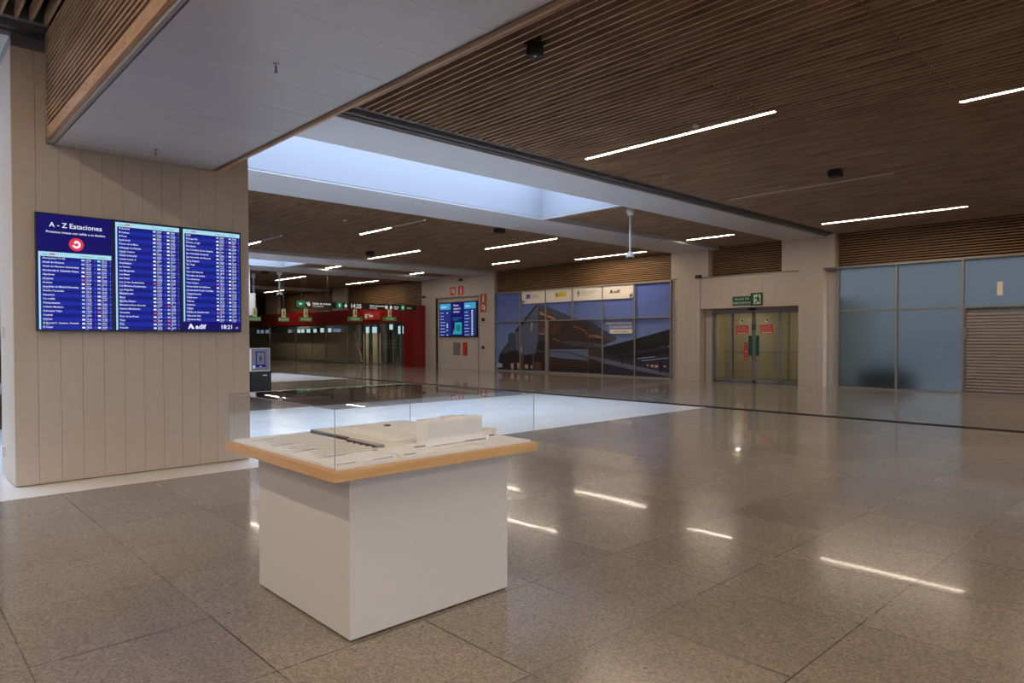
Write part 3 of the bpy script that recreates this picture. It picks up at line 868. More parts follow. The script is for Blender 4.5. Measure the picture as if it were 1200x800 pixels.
speaker(-23.0, 14.1, CZ, .16, 'round black ceiling speaker above the end of a lit strip')
speaker(-32.9, 14.2, CZ, .18, 'round black ceiling speaker beyond the far skylight')
def detector(x, y, label):
    T = thing('smoke_detector', (x, y, CZ), label, 'smoke detector')
    b = MB(); b.lathe((x, y, LZ - .03), [(0.03, 0), (0.045, .012), (0.05, .03)], M['white_plastic'], 18); b.build('sensor_head', T, smooth=True)
    b = MB(); b.tube((x, y, LZ), (x, y, CZ + .2), .012, M['white_plastic']); b.build('mounting_stem', T)
detector(-5.86, 9.52, 'small white smoke detector beside the nearest lit ceiling strip')
detector(-17.3, 9.8, 'tiny white detector in the far slats beside the screen wall')
def sprinkler(x, y, label):
    T = thing('sprinkler', (x, y, 3.75), label, 'sprinkler', 'sprinklers under the grey soffit')
    b = MB(); b.lathe((x, y, 3.742), [(.022, 0), (.026, .008)], M['chrome'], 16); b.build('escutcheon', T)
    b = MB(); b.tube((x, y, 3.69), (x, y, 3.742), .008, M['rail']); b.build('stem', T)
    b = MB(); b.lathe((x, y, 3.683), [(.018, 0), (.018, .003)], M['rail'], 12); b.build('deflector', T)
sprinkler(-5.16, 2.33, 'small sprinkler under the grey soffit nearer the camera')
sprinkler(-8.40, 2.37, 'small sprinkler under the grey soffit close to the clad wall')
def polecam(x, y, z0, z1, r, label):
    T = thing('surveillance_camera', (x, y, z0), label, 'camera', 'ceiling pole cameras')
    b = MB(); b.tube((x, y, z0 + .12), (x, y, z1 - .16), r * .28, M['white_plastic']); b.build('pole', T, smooth=True)
    b = MB(); b.lathe((x, y, z1 - .2), [(r * .5, 0), (r * .9, .08), (r * .9, .2)], M['white_plastic'], 18); b.build('ceiling_mount', T, smooth=True)
    b = MB(); b.lathe((x, y, z0), [(r * .95, .0), (r, .06), (r * .6, .13), (r * .3, .16)], M['white_plastic'], 20); b.build('housing', T, smooth=True)
    b = MB(); b.lathe((x, y, z0 - .06), [(r * .15, 0), (r * .45, .012), (r * .6, .06)], M['plastic'], 16); b.build('lens_dome', T, smooth=True)
polecam(-10.75, 14.35, 3.70, BZ + .1, .11, 'white dome camera on a long ceiling pole near the skylight corner')
polecam(-31.7, 14.4, 3.74, BZ, .15, 'small white camera on a pole beyond the far skylight')
polecam(-34.8, 14.4, 3.85, CZ, .13, 'far white camera pole beside the edge of the screen wall')
def wallcam(x, z, label, y=22.74):
    T = thing('wall_camera', (x, y, z), label, 'camera', 'small cameras on the back wall')
    b = MB(); b.tube((x, y, z), (x, y - .08, z - .02), .03, M['vent']); b.build('bracket', T)
    b = MB(); b.tube((x - .1, y - .12, z - .03), (x + .12, y - .1, z - .03), .06, M['plastic']); b.build('camera_body', T, smooth=True)
wallcam(-28.0, 4.72, 'small black camera high on the pale wall block')
wallcam(-31.3, 3.98, 'small black camera at the left edge of the pale wall block')
wallcam(-13.72, 3.93, 'small dark camera on the corner of the door lintel', 22.6)

# ------------------------------------------------------------ charging kiosk
T = thing('charging_kiosk', (-19.45, 8.25, 0), 'black charging kiosk with grey lit poster top behind the screen wall corner', 'kiosk')
b = MB(); b.box(-19.85, -19.45, 7.95, 8.57, 0.0, 0.66, M['plastic']); b.build('cabinet', T, bevel=0.01)
b = MB(); b.box(-19.60, -19.46, 7.97, 8.53, 0.66, 1.33, M['led_white']); b.build('light_frame', T)
d = MB(); fr = Frame((-19.46, 7.97, .66), (0, 1, 0), (1, 0, 0))
fr.rect(d, 0.012, .548, .02, .658, M['kiosk_face'], .003)
fr.rect(d, 0.14, .42, .16, .58, M['scr_navy'], .005); fr.rect(d, .17, .39, .19, .55, M['kiosk_face'], .006)
fr.poly(d, [(.31, .50), (.22, .36), (.27, .36), (.24, .24), (.34, .39), (.285, .39)], M['plastic'], .008)
fr.rect(d, .12, .46, .12, .16, M['scr_navy'], .006); fr.rect(d, .05, .12, .09, .17, M['scr_pale'], .006); fr.rect(d, .25, .31, .13, .15, M['scr_pale'], .008)
d.build('poster', T)
b = MB(); fr2 = Frame((-19.45, 7.95, 0), (0, 1, 0), (1, 0, 0)); fr2.rect(b, .36, .48, .53, .55, M['sign_lit'], .003); fr2.rect(b, .3, .4, .1, .14, M['scr_navy'], .003); b.build('badge', T)

# ------------------------------------------------------------ mural shopfront
MURAL = [
    ('sky_low', [(-25.31,1.07),(-25.31,0.06),(-24.93,0.06),(-24.93,1.07)]),
    ('dark', [(-25.12,0.81),(-24.93,1.07),(-24.46,1.46),(-22.01,1.46),(-22.01,0.09),(-25.31,0.06),(-25.31,0.17)]),
    ('slate', [(-24.51,1.8),(-24.32,1.9),(-23.96,1.83),(-23.96,1.08),(-24.93,0.82),(-24.98,0.94),(-24.55,1.33)]),
    ('slateL', [(-24.0,1.92),(-22.55,3.18),(-22.39,3.11),(-22.43,0.92),(-23.51,0.78),(-24.0,1.08)]),
    ('dark', [(-24.05,1.91),(-23.96,2.05),(-22.55,3.22),(-22.5,3.14),(-23.91,1.89)]),
    ('brown', [(-22.43,3.06),(-21.93,2.83),(-21.12,2.43),(-19.37,2.36),(-19.37,1.13),(-21.93,1.1),(-21.97,0.86),(-22.47,0.92)]),
    ('slate', [(-22.43,3.21),(-21.76,3.07),(-20.65,2.68),(-20.26,2.51),(-19.37,2.42),(-19.37,2.19),(-21.12,2.43),(-21.93,2.83),(-22.39,3.02)]),
    ('glow', [(-22.36,2.89),(-21.93,2.74),(-21.28,2.51),(-21.44,2.46),(-21.93,2.62),(-22.34,2.72)]),
    ('glow2', [(-22.39,2.48),(-21.97,2.41),(-21.97,2.21),(-22.39,2.24)]),
    ('glow2', [(-22.39,2.12),(-21.97,2.06),(-21.97,1.88),(-22.39,1.91)]),
    ('glow2', [(-21.68,2.05),(-21.12,2.4),(-20.96,2.28),(-21.04,1.87),(-21.52,1.79)]),
    ('glow', [(-22.39,1.88),(-22.01,1.82),(-22.03,1.76),(-22.39,1.82)]),
    ('glow', [(-21.52,1.64),(-21.12,1.52),(-21.04,1.46),(-21.16,1.46),(-21.48,1.57)]),
    ('glow', [(-20.26,2.15),(-20.04,2.15),(-19.59,2.0),(-19.4,1.8),(-19.48,1.72),(-19.59,1.89),(-19.96,2.06),(-20.25,2.08)]),
    ('darkb', [(-22.47,1.46),(-21.97,1.46),(-21.97,0.86),(-22.6,0.91)]),
    ('steel', [(-20.96,1.46),(-20.65,1.52),(-19.35,1.41),(-19.35,1.21),(-20.34,1.26),(-20.8,1.38)]),
    ('steel', [(-22.6,0.98),(-20.65,0.94),(-19.35,0.68),(-19.35,0.79),(-20.65,1.03),(-22.47,1.01)]),
    ('glow3', [(-24.33,0.39),(-24.1,0.39),(-24.14,0.11),(-24.28,0.1)]),
    ('glow3', [(-23.87,0.43),(-23.69,0.4),(-23.74,0.15),(-23.84,0.15)]),
    ('glow3', [(-23.34,0.35),(-23.1,0.36),(-23.1,0.17),(-23.34,0.17)]),
    ('glow3', [(-22.93,0.33),(-22.79,0.33),(-22.79,0.18),(-22.93,0.18)]),
    ('glow2', [(-22.69,0.49),(-22.22,0.5),(-22.22,0.14),(-22.69,0.12)]),
    ('steel2', [(-23.51,0.84),(-23.42,0.84),(-23.43,0.1),(-23.51,0.1)]),
    ('steel2', [(-22.81,0.85),(-22.73,0.85),(-22.73,0.12),(-22.82,0.12)]),
    ('glow3', [(-22.9,2.37),(-22.79,2.37),(-22.86,1.92),(-22.92,1.92)]),
    ('glow3', [(-23.6,1.21),(-23.51,1.21),(-23.53,0.9),(-23.6,0.9)]),
    ('pale', [(-25.31,0.43),(-24.93,0.34),(-24.93,0.18),(-25.31,0.14)]),
    ('brown', [(-19.34,1.93),(-17.88,1.54),(-18.45,1.35),(-19.34,1.29)]),
    ('brown', [(-19.34,1.23),(-18.52,1.24),(-16.84,0.7),(-16.84,0.59),(-19.34,0.76)]),
    ('slate', [(-19.34,2.4),(-19.04,2.22),(-17.88,1.69),(-17.77,1.52),(-18.38,1.61),(-19.34,1.93)]),
    ('glow', [(-19.34,1.79),(-18.89,1.76),(-18.6,1.67),(-18.6,1.59),(-19.34,1.64)]),
    ('glow2', [(-18.52,1.61),(-17.95,1.52),(-18.02,1.47),(-18.45,1.47)]),
    ('steel', [(-19.34,1.44),(-18.52,1.35),(-18.52,1.21),(-19.34,1.23)]),
    ('dkblue', [(-18.52,1.12),(-15.15,1.26),(-15.14,0.06),(-18.52,0.06)]),
    ('darkb', [(-19.34,0.76),(-18.52,0.78),(-18.52,0.06),(-19.34,0.06)]),
    ('vdark', [(-18.45,1.24),(-16.85,1.57),(-15.15,1.96),(-15.15,1.34),(-16.84,1.06),(-17.88,0.88),(-18.49,1.01)]),
    ('vdark', [(-17.88,0.85),(-16.84,0.95),(-15.15,1.19),(-15.15,1.0),(-16.84,0.79),(-17.88,0.74)]),
    ('steel', [(-19.34,0.88),(-18.52,0.75),(-16.84,0.48),(-15.14,0.22),(-15.14,0.08),(-16.84,0.29),(-18.52,0.55),(-19.34,0.74)]),
    ('vdark', [(-17.53,1.02),(-17.46,1.02),(-17.44,0.52),(-17.53,0.52)]),
    ('vdark', [(-16.22,1.2),(-16.14,1.2),(-16.14,0.83),(-16.22,0.82)]),
    ('vdark', [(-15.39,1.34),(-15.31,1.34),(-15.31,0.89),(-15.39,0.89)]),
    ('vdark', [(-15.64,0.89),(-15.55,0.89),(-15.55,0.25),(-15.64,0.25)]),
    ('glow3', [(-16.25,0.55),(-16.18,0.56),(-16.18,0.47),(-16.25,0.47)]),
    ('glow3', [(-16.06,0.53),(-15.93,0.54),(-15.93,0.44),(-16.06,0.44)]),
    ('glow3', [(-15.86,0.53),(-15.72,0.53),(-15.72,0.43),(-15.86,0.42)]),
    ('glow3', [(-15.45,0.53),(-15.34,0.52),(-15.34,0.46),(-15.45,0.46)]),
    ('pale', [(-16.71,0.79),(-15.86,0.88),(-15.86,0.85),(-16.71,0.75)]),
    ('pale', [(-16.51,0.7),(-15.24,0.84),(-15.24,0.81),(-16.51,0.67)]),
    ('dark', [(-21.68,0.75),(-19.35,0.62),(-19.35,0.09),(-21.68,0.07)]),
]

T = thing('printed_shopfront', (-20.28, YW, 0), 'wide shopfront covered by a blue print of a station at dusk', 'shopfront')
d = MB(); fr = Frame((0, YW, 0), (1, 0, 0), (0, -1, 0))
fr.rect(d, -25.42, -15.14, 0.03, 3.85, M['ink_sky'], 0.0)
for i, (k, pts) in enumerate(MURAL):
    d.quad([(x, YW - 0.0015 * (i + 1) * 0.6, z) for x, z in pts], P[k])
for k in range(34):   # rows of windows and slats in the printed building
    z = 1.2 + k * 0.035
    if z < 2.35: fr.rect(d, -21.3 + 0.2 * math.sin(k), -18.9 + 0.1 * math.cos(k * 2), z, z + 0.012, P['line'] if k % 2 else P['dark'], 0.046)
for k in range(20):
    fr.rect(d, -21.9, -18.55, 0.12 + 0.05 * k, 0.135 + 0.05 * k, P['line'], 0.046) if k % 2 else None
fr.rect(d, -23.50, -16.92, 3.34, 3.85, M['white_sign'], 0.050); fr.rect(d, -23.42, -17.02, 3.26, 3.34, M['white_sign'], 0.050)
fr.disc(d, -17.02, 3.35, .09, M['white_sign'], .050); fr.disc(d, -23.42, 3.35, .09, M['white_sign'], .050)
fr.rect(d, -23.2, -22.93, 3.50, 3.70, M['scr_navy'], .052)
for i in range(12): fr.disc(d, -23.065 + .06 * math.cos(i * .5236), 3.6 + .06 * math.sin(i * .5236), .011, M['sign_yellow'], .054, 8)
for k, t in enumerate(('Financiado por', 'la Unión Europea', 'NextGenerationEU')): fr.text(d, t, -22.85, 3.65 - k * .065, .065, M['ink'], .054)
fr.rect(d, -21.3, -20.6, 3.48, 3.70, M['sign_yellow'], .052); fr.disc(d, -21.2, 3.59, .07, P['glow2'], .054)
fr.text(d, 'GOBIERNO', -21.1, 3.61, .075, M['ink'], .054); fr.text(d, 'DE ESPAÑA', -21.1, 3.53, .075, M['ink'], .054)
fr.disc(d, -19.9, 3.62, .06, P['glow2'], .054); fr.rect(d, -19.93, -19.87, 3.45, 3.7, P['glow2'], .056)
for k, t in enumerate(('MINISTERIO DE TRANSPORTES', 'Y MOVILIDAD SOSTENIBLE', 'adif alta velocidad')): fr.text(d, t, -19.75, 3.63 - k * .07, .06, M['ink'], .054)
adif(Frame((0, YW - .052, 0), (1, 0, 0), (0, -1, 0)), d, -18.15, 3.5, .17, M['green'], M['ink'])
fr.text(d, 'Estamos construyendo', -16.98, 2.20, .15, M['white_sign'], .052, align='RIGHT', bold=.01); fr.text(d, 'la nueva Chamartín', -16.98, 2.04, .15, M['white_sign'], .052, align='RIGHT', bold=.01)
fr.rect(d, -18.15, -16.98, 1.80, 1.98, M['white_sign'], .050); fr.text(d, 'chamartin.adif.es', -17.56, 1.86, .1, P['glow2'], .052, align='CENTER')
d.build('mural_print', T)
xs = [-25.44, -23.61, -21.90, -20.24, -18.53, -16.84, -15.12]
b = MB()
b.box(-25.46, -15.08, YW - .09, YW + .02, 0, .05, M['alu']); b.box(-25.46, -15.08, YW - .09, YW + .02, 3.83, 3.88, M['alu']); b.box(-25.46, -15.08, YW - .08, YW + .02, 2.41, 2.455, M['alu'])
b.build('frame_rail', T)
for x in xs:
    b = MB(); w = .022
    z0 = 2.45 if x == -20.24 else .05
    if x == -21.9: b.box(x - .02, x + .17, YW - .075, YW + .02, .05, 2.41, M['alu'])
    b.box(x - w, x + w, YW - .09, YW + .02, z0, 3.83, M['alu']); b.build('mullion', T)
b = MB()
for i in range(24): b.box(-21.72, -18.56, YW - .060, YW - .050, .08 + i * .095, .086 + i * .095, P['darkb'])
b.box(-21.72, -18.56, YW - .07, YW - .045, .05, .08, M['alu']); b.build('roller_shutter', T)
b = MB(); b.box(-25.9, -25.46, 22.95, 23.1, 0, 3.9, M['wall']); b.box(-25.46, -14.72, 22.87, 22.95, 0, 3.88, M['wall']); struct(b, 'wall_backing')

# ------------------------------------------------------------ frosted shopfront at the right
T = thing('frosted_shopfront', (-5.3, YW, 0), 'shopfront of tall frosted panes and a grey roller shutter', 'shopfront')
xs = [-8.78, -7.06, -5.33, -1.90, 1.5, 5.0]
for i in range(len(xs)):
    b = MB(); b.box(xs[i] - .028, xs[i] + .028, YW - .07, YW + .04, .04, 3.84, M['alu']); b.build('mullion', T)
b = MB(); b.box(-8.81, 5.03, YW - .07, YW + .04, 0, .04, M['alu']); b.box(-8.81, 5.03, YW - .07, YW + .04, 3.84, 3.90, M['alu']); b.box(-8.78, 5.0, YW - .065, YW + .04, 2.45, 2.50, M['alu'])
b.build('frame_rail', T)
for i in range(len(xs) - 1):
    g = MB(); g.box(xs[i] + .028, xs[i+1] - .028, YW - .005, YW + .005, 2.50, 3.84, M['frost']); g.build('frosted_pane', T)
    if i in (0, 1, 3, 4):
        g = MB(); g.box(xs[i] + .028, xs[i+1] - .028, YW - .005, YW + .005, .04, 2.45, M['frost'])
        f2 = Frame((0, YW - .005, 0), (1, 0, 0), (0, -1, 0))
        for rw in range(3):
            for c in range(6):
                u = xs[i] + .3 + c * .22 + (rw % 2) * .1; v = 1.05 + rw * .14
                f2.poly(g, [(u, v), (u + .04, v), (u + .02, v + .035)], M['vent'], .001)
        g.build('frosted_pane', T)
b = MB()
b.box(-5.25, -1.98, YW + .0, YW + .1, 2.26, 2.45, M['rail'])
for i in range(25):
    z = .06 + i * .09
    b.prism([(-5.25, YW - .0, z), (-5.25, YW - .028, z + .015), (-5.25, YW - .028, z + .06), (-5.25, YW, z + .085)], (3.27, 0, 0), M['shutter'])
b.box(-5.25, -1.98, YW + .001, YW + .02, 0.03, 2.3, M['clad_gap']); b.box(-5.25, -1.98, YW - .04, YW, 0.01, .06, M['rail'])
b.build('roller_shutter', T)
b = MB(); b.box(-5.30, -5.25, YW - .06, YW + .02, 0, 2.45, M['rail']); b.box(-5.29, -5.24, YW - .09, YW - .05, 1.55, 1.9, M['alu']); b.build('shutter_guide', T)
b = MB(); b.box(-4.52, -4.39, YW - .02, YW - .008, 2.78, 3.16, M['white_sign'])  # pale slab in place of a bright lit rectangle in the glass
tag(b.build('notice'), 'small pale rectangle standing in for a bright patch in the frosted pane above the shutter', 'notice')

# bushes outside the frosted panes
T = thing('outside_bush', (-7.9, 24.7, -.3), 'dark bush blurred behind the left frosted pane', 'bush')
b = MB(); rnd = random.Random(3)
for i in range(900):
    a = rnd.random() * 6.283; r_ = rnd.random() ** .5 * 0.9; h_ = rnd.random() * (1.15 - .5 * r_)
    c = Vector((-7.9 + r_ * math.cos(a), 24.7 + .5 * r_ * math.sin(a), -.3 + h_)); s_ = .12
    u = Vector((rnd.uniform(-1, 1), rnd.uniform(-1, 1), rnd.uniform(-1, 1))).normalized(); w = u.orthogonal().normalized()
    b.quad([c - u * s_, c + w * s_ * .5, c + u * s_, c - w * s_ * .5], M['leaf'])
b.build('foliage', T)
b = MB()
for i in range(6): b.tube((-7.9, 24.7, -.3), (-7.9 + rnd.uniform(-.8, .8), 24.7 + rnd.uniform(-.5, .5), .8), .03, M['bark'], 6, .01)
b.build('stem', T)

# ------------------------------------------------------------ exit door
D = empty('door_1', (-11.75, 22.95, 0)); D['kind'] = 'structure'
b = MB()
b.box(-13.68, -13.36, 22.95, 23.1, 0, 2.68, M['clad']); b.box(-13.40, -10.02, 22.93, 23.03, 2.56, 2.66, M['grey_frame'])
b.box(-13.40, -13.32, 22.93, 23.03, 0, 2.6, M['grey_frame']); b.box(-10.08, -10.02, 22.93, 23.03, 0, 2.6, M['grey_frame'])
b.box(-13.4, -10.02, 22.94, 23.06, 0, .012, M['rubber']); b.build('frame', D)
for i, (x0, x1, yy) in enumerate(((-13.32, -12.55, 22.99), (-12.64, -11.755, 22.95), (-11.735, -10.76, 22.95), (-10.86, -10.08, 22.99))):
    f_ = MB(); w = .065
    f_.box(x0, x0 + w, yy - .02, yy + .02, .012, 2.56, M['grey_frame']); f_.box(x1 - w, x1, yy - .02, yy + .02, .012, 2.56, M['grey_frame'])
    f_.box(x0, x1, yy - .02, yy + .02, .012, .11, M['grey_frame']); f_.box(x0, x1, yy - .02, yy + .02, 2.49, 2.56, M['grey_frame'])
    fo = f_.build('door_leaf', D)
    g = MB(); g.quad([(x0 + w, yy, .11), (x1 - w, yy, .11), (x1 - w, yy, 2.49), (x0 + w, yy, 2.49)], M['pane'])
    f3 = Frame((0, yy, 0), (1, 0, 0), (0, -1, 0))
    if i != 1:
        for rw in range(3):
            for c in range(5):
                u = x0 + .12 + c * .14 + (rw % 2) * .06; v = 1.1 + rw * .13
                if u < x1 - .12: f3.poly(g, [(u, v), (u + .035, v), (u + .0175, v + .03)], M['white_sign'], .002)
    g.build('glass', fo)
    if i in (1, 2):
        h = MB(); hx = -11.92 if i == 1 else -11.64
        h.box(hx, hx + .12, yy - .075, yy - .05, .97, 1.69, M['green_handle'])
        h.tube((hx + .06, yy - .05, 1.1), (hx + .06, yy - .02, 1.1), .012, M['chrome']); h.tube((hx + .06, yy - .05, 1.56), (hx + .06, yy - .02, 1.56), .012, M['chrome'])
        h.build('handle', fo)
b = MB(); b.box(-11.92, -11.62, 22.84, 22.93, 2.60, 2.67, M['plastic']); b.build('motion_sensor', D)
b = MB(); b.box(-11.80, -11.75, 22.92, 22.93, 1.88, 2.08, M['plastic']); b.box(-11.72, -11.68, 22.92, 22.93, 1.88, 2.08, M['plastic']); b.build('lock', D)
fd = Frame((0, 22.948, 0), (1, 0, 0), (0, -1, 0))
for x, z, lb in ((-12.42, 1.74, 'red square notice on the left sliding door leaf'), (-11.49, 1.76, 'red square notice on the right sliding door leaf')):
    b = MB(); fd.slab(b, x, x + .47, z, z + .31, 0, .004, M['red_sign'])
    for k, t in enumerate(('SOLO SALIDA', 'DE EMERGENCIA', 'Puerta con alarma')): fd.text(b, t, x + .235, z + .22 - k * .075, .052, M['white_sign'], .006, align='CENTER')
    fd.rect(b, x + .04, x + .43, z + .025, z + .045, M['white_sign'], .006)
    tag(b.build('door_notice'), lb, 'notice', 'red notices on the exit door')
for x, z, lb in ((-12.2, 2.22, 'round white prohibition sticker above the left red notice'), (-11.26, 2.24, 'round white prohibition sticker above the right red notice')):
    b = MB(); fd.disc(b, x, z, .115, M['vent'], .003); fd.disc(b, x, z, .095, M['white_sign'], .005)
    fd.disc(b, x + .01, z + .01, .04, M['plastic'], .007, 12); fd.poly(b, [(x - .06, z + .05), (x - .045, z + .065), (x + .07, z - .05), (x + .055, z - .065)], M['plastic'], .008)
    tag(b.build('door_sticker'), lb, 'sticker', 'round stickers on the exit door')
b = MB(); fd.slab(b, -12.11, -11.97, .80, 1.45, 0, .004, M['red_sign'])
for k, ch in enumerate('TIRAR'): fd.text(b, ch, -12.04, 1.33 - k * .12, .10, M['white_sign'], .006, align='CENTER')
fd.disc(b, -12.04, 1.12, .03, M['white_sign'], .007, 12)
tag(b.build('door_notice'), 'tall narrow red sticker beside the left green door handle', 'notice')
# vestibule behind the door
b = MB(); b.box(-14.6, -9.0, 26.0, 26.15, 0, 2.9, M['vest']); b.box(-14.75, -14.6, 23.2, 26.15, 0, 2.9, M['vest']); b.box(-9.15, -9.0, 23.2, 26.15, 0, 2.9, M['vest'])
b.box(-14.6, -9.0, 23.2, 26.0, 2.85, 2.95, M['vest']); b.box(-11.9, -11.82, 25.97, 26.0, 0, 2.85, M['beige_panel']); b.box(-14.6, -9.15, 25.97, 26.0, 1.0, 1.05, M['beige_panel'])
struct(b, 'wall_vestibule')
for x, lb in ((-13.4, 'left small recessed lamp in the vestibule behind the exit door'), (-10.6, 'right small recessed lamp in the vestibule behind the exit door')):
    b = MB(); b.tube((x, 24.9, 2.82), (x, 24.9, 2.85), .1, M['lamp_body'], 18); o = tag(b.build('recessed_lamp'), lb, 'ceiling light', 'vestibule lamps')
    b = MB(); b.tube((x, 24.9, 2.815), (x, 24.9, 2.822), .085, M['lamp'], 18); b.build('diffuser', o)
# exit sign
T = thing('exit_sign', (-11.9, 22.64, 2.75), 'green emergency exit sign with running figure above the glass door', 'sign')
fs = Frame((0.06, 22.64, 0.01), (1, 0, 0), (0, -1, 0))
b = MB(); fs.slab(b, -12.45, -11.74, 2.76, 3.08, 0, .03, M['green']); fs.text(b, 'SALIDA DE', -12.10, 2.95, .115, M['lum'], .033, align='CENTER', bold=.01); fs.text(b, 'EMERGENCIA', -12.10, 2.81, .115, M['lum'], .033, align='CENTER', bold=.01)
b.build('text_panel', T)
b = MB(); fs.slab(b, -11.76, -11.33, 2.74, 3.18, 0, .04, M['green']); fs.rect(b, -11.64, -11.38, 2.79, 3.12, M['lum'], .042)
g = .045
for pl in ([(-11.50, 3.10), (-11.45, 3.10), (-11.45, 3.05), (-11.50, 3.05)], [(-11.56, 3.03), (-11.46, 3.04), (-11.43, 2.93), (-11.50, 2.91)],
           [(-11.50, 2.93), (-11.44, 2.94), (-11.40, 2.86), (-11.43, 2.82), (-11.46, 2.87)], [(-11.51, 2.93), (-11.46, 2.93), (-11.54, 2.82), (-11.61, 2.82), (-11.61, 2.84), (-11.56, 2.85)],
           [(-11.56, 3.03), (-11.53, 3.0), (-11.60, 2.94), (-11.62, 2.96)], [(-11.46, 3.03), (-11.40, 2.96), (-11.42, 2.94), (-11.48, 2.99)]): fs.poly(b, pl, M['green'], g)
b.build('pictogram_panel', T)
# wall plates
def plate(x, y, z, w, h, label, grp, m='white_plastic', axis='y'):
    b = MB()
    if axis == 'y': b.box(x - w / 2, x + w / 2, y - .012, y, z - h / 2, z + h / 2, M[m]); b.box(x - w * .25, x + w * .25, y - .016, y - .012, z - h * .25, z + h * .25, M['vent'])
    else: b.box(x - w / 2, x + w / 2, y - .03, y, z - h / 2, z + h / 2, M[m])
    return tag(b.build('wall_plate'), label, 'socket', grp)
plate(-14.18, 22.61, .31, .10, .10, 'single white socket plate low on the column left of the door', None)
for x, lb in ((-9.84, 'left of three white socket plates low on the column right of the door'), (-9.62, 'middle of three white socket plates low on the column right of the door'), (-9.40, 'right of three white socket plates low on the column right of the door')):
    plate(x, 22.61, .31, .10, .10, lb, 'row of three socket plates')
plate(-9.68, 1.11, 1.69, .09, .12, 'upper small box on the glossy end of the screen tower', 'boxes on the tower end', axis='e')
plate(-9.78, 1.11, .30, .09, .12, 'lower small box on the glossy end of the screen tower', 'boxes on the tower end', axis='e')
plate(-26.26, 22.75, .27, .3, .1, 'wide white socket plate low on the pale wall beside the mural', None)
plate(-31.2, 22.75, .3, .1, .1, 'small socket plate low on the pale wall beside the red portal', None)

# ------------------------------------------------------------ screen bay on the pale wall
yb_ = 22.85
T = thing('information_screen', (-28.38, yb_, 1.7), 'wide blue information screen of three panels hung in the pale wall bay', 'screen')
fs = Frame((0, yb_ - .10, 0), (1, 0, 0), (0, -1, 0))
b = MB(); b.box(-29.97, -26.78, yb_ - .10, yb_, 1.70, 3.56, M['plastic']); b.build('housing', T)
for i, x0 in enumerate((-29.93, -28.88, -27.83)):
    d = MB(); w = 1.0; z0, z1 = 1.75, 3.51
    fs.rect(d, x0, x0 + w, z0, z1, M['scr_far'] if i != 1 else M['scr_navy'], .004)
    if i != 1:
        fs.rect(d, x0 + .03, x0 + w - .03, z1 - .34, z1 - .02, M['scr_far2'], .006); fs.text(d, 'Salidas' if i else 'Llegadas', x0 + .1, z1 - .24, .16, M['scr_white'], .008)
        rnd = random.Random(40 + i)
        for k in range(16):
            z = z1 - .42 - k * .085
            fs.rect(d, x0 + .05, x0 + .05 + rnd.uniform(.3, .5), z - .03, z, M['scr_pale'] if k % 2 else M['scr_blue'], .007)
            fs.rect(d, x0 + .62, x0 + .74, z - .04, z, M['scr_white'] if i or rnd.random() < .3 else M['scr_blue'], .007)
    else:
        for k, t in enumerate(('Mantén', 'siempre la', 'distancia')): fs.text(d, t, x0 + .16, z1 - .18 - k * .17, .15, M['scr_white'], .006)
        fs.rect(d, x0 + .1, x0 + .9, z1 - .82, z1 - .80, M['scr_teal'], .006); fs.rect(d, x0 + .1, x0 + .6, z1 - .92, z1 - .90, M['scr_teal'], .006)
        fs.rect(d, x0 + .28, x0 + .86, z0 + .08, z0 + .72, M['scr_teal'], .006); fs.disc(d, x0 + .57, z0 + .42, .17, M['scr_navy'], .008, 20, 0, 360, ri=.11)
        fs.disc(d, x0 + .57, z0 + .42, .06, M['scr_navy'], .008, 12); fs.poly(d, [(x0 + .08, z0 + .08), (x0 + .26, z0 + .08), (x0 + .24, z0 + .4)], M['scr_teal'], .006)
    d.build('display_image', T)
fw = Frame((0, 22.75, 0), (1, 0, 0), (0, -1, 0))
def firesign(x0, x1, z0, z1, lb, kind, grp=None):
    b = MB(); fw.slab(b, x0, x1, z0, z1, 0, .015, M['red_sign'])
    zs_ = [(z0, z1)] if kind != 'double' else [((z0 + z1) / 2, z1), (z0, (z0 + z1) / 2)]
    for k, (a, c) in enumerate(zs_):
        h = c - a; w = x1 - x0
        fw.rect(b, x0 + .05 * w, x0 + .95 * w, a + .03 * h, a + .05 * h, M['white_sign'], .017)
        if kind == 'hose' or (kind == 'double' and k == 1):
            fw.disc(b, x0 + .45 * w, a + .6 * h, .26 * w, M['white_sign'], .017, 20, 0, 360, ri=.13 * w); fw.rect(b, x0 + .65 * w, x0 + .82 * w, a + .2 * h, a + .75 * h, M['white_sign'], .017)
        else:
            fw.rect(b, x0 + .36 * w, x0 + .64 * w, a + .14 * h, a + .7 * h, M['white_sign'], .017); fw.poly(b, [(x0 + .4 * w, a + .72 * h), (x0 + .6 * w, a + .72 * h), (x0 + .78 * w, a + .86 * h), (x0 + .42 * w, a + .84 * h)], M['white_sign'], .017)
    tag(b.build('fire_sign'), lb, 'sign', grp)
firesign(-28.98, -28.54, 3.90, 4.36, 'left red fire hose sign above the information screen', 'hose', 'red fire signs over the screen')
firesign(-28.28, -27.86, 3.90, 4.38, 'right red extinguisher sign above the information screen', 'ext', 'red fire signs over the screen')
firesign(-26.50, -26.02, 2.93, 3.88, 'tall red two-part fire sign right of the information screen', 'double')
b = MB(); b.box(-28.83, -28.27, yb_ - .03, yb_, .70, 1.40, M['vent'])
for k in range(12): b.box(-28.80, -28.30, yb_ - .035, yb_ - .03, .73 + k * .055, .745 + k * .055, M['rail'])
tag(b.build('vent_grille'), 'grey louvred grille in the wall below the information screen', 'vent')
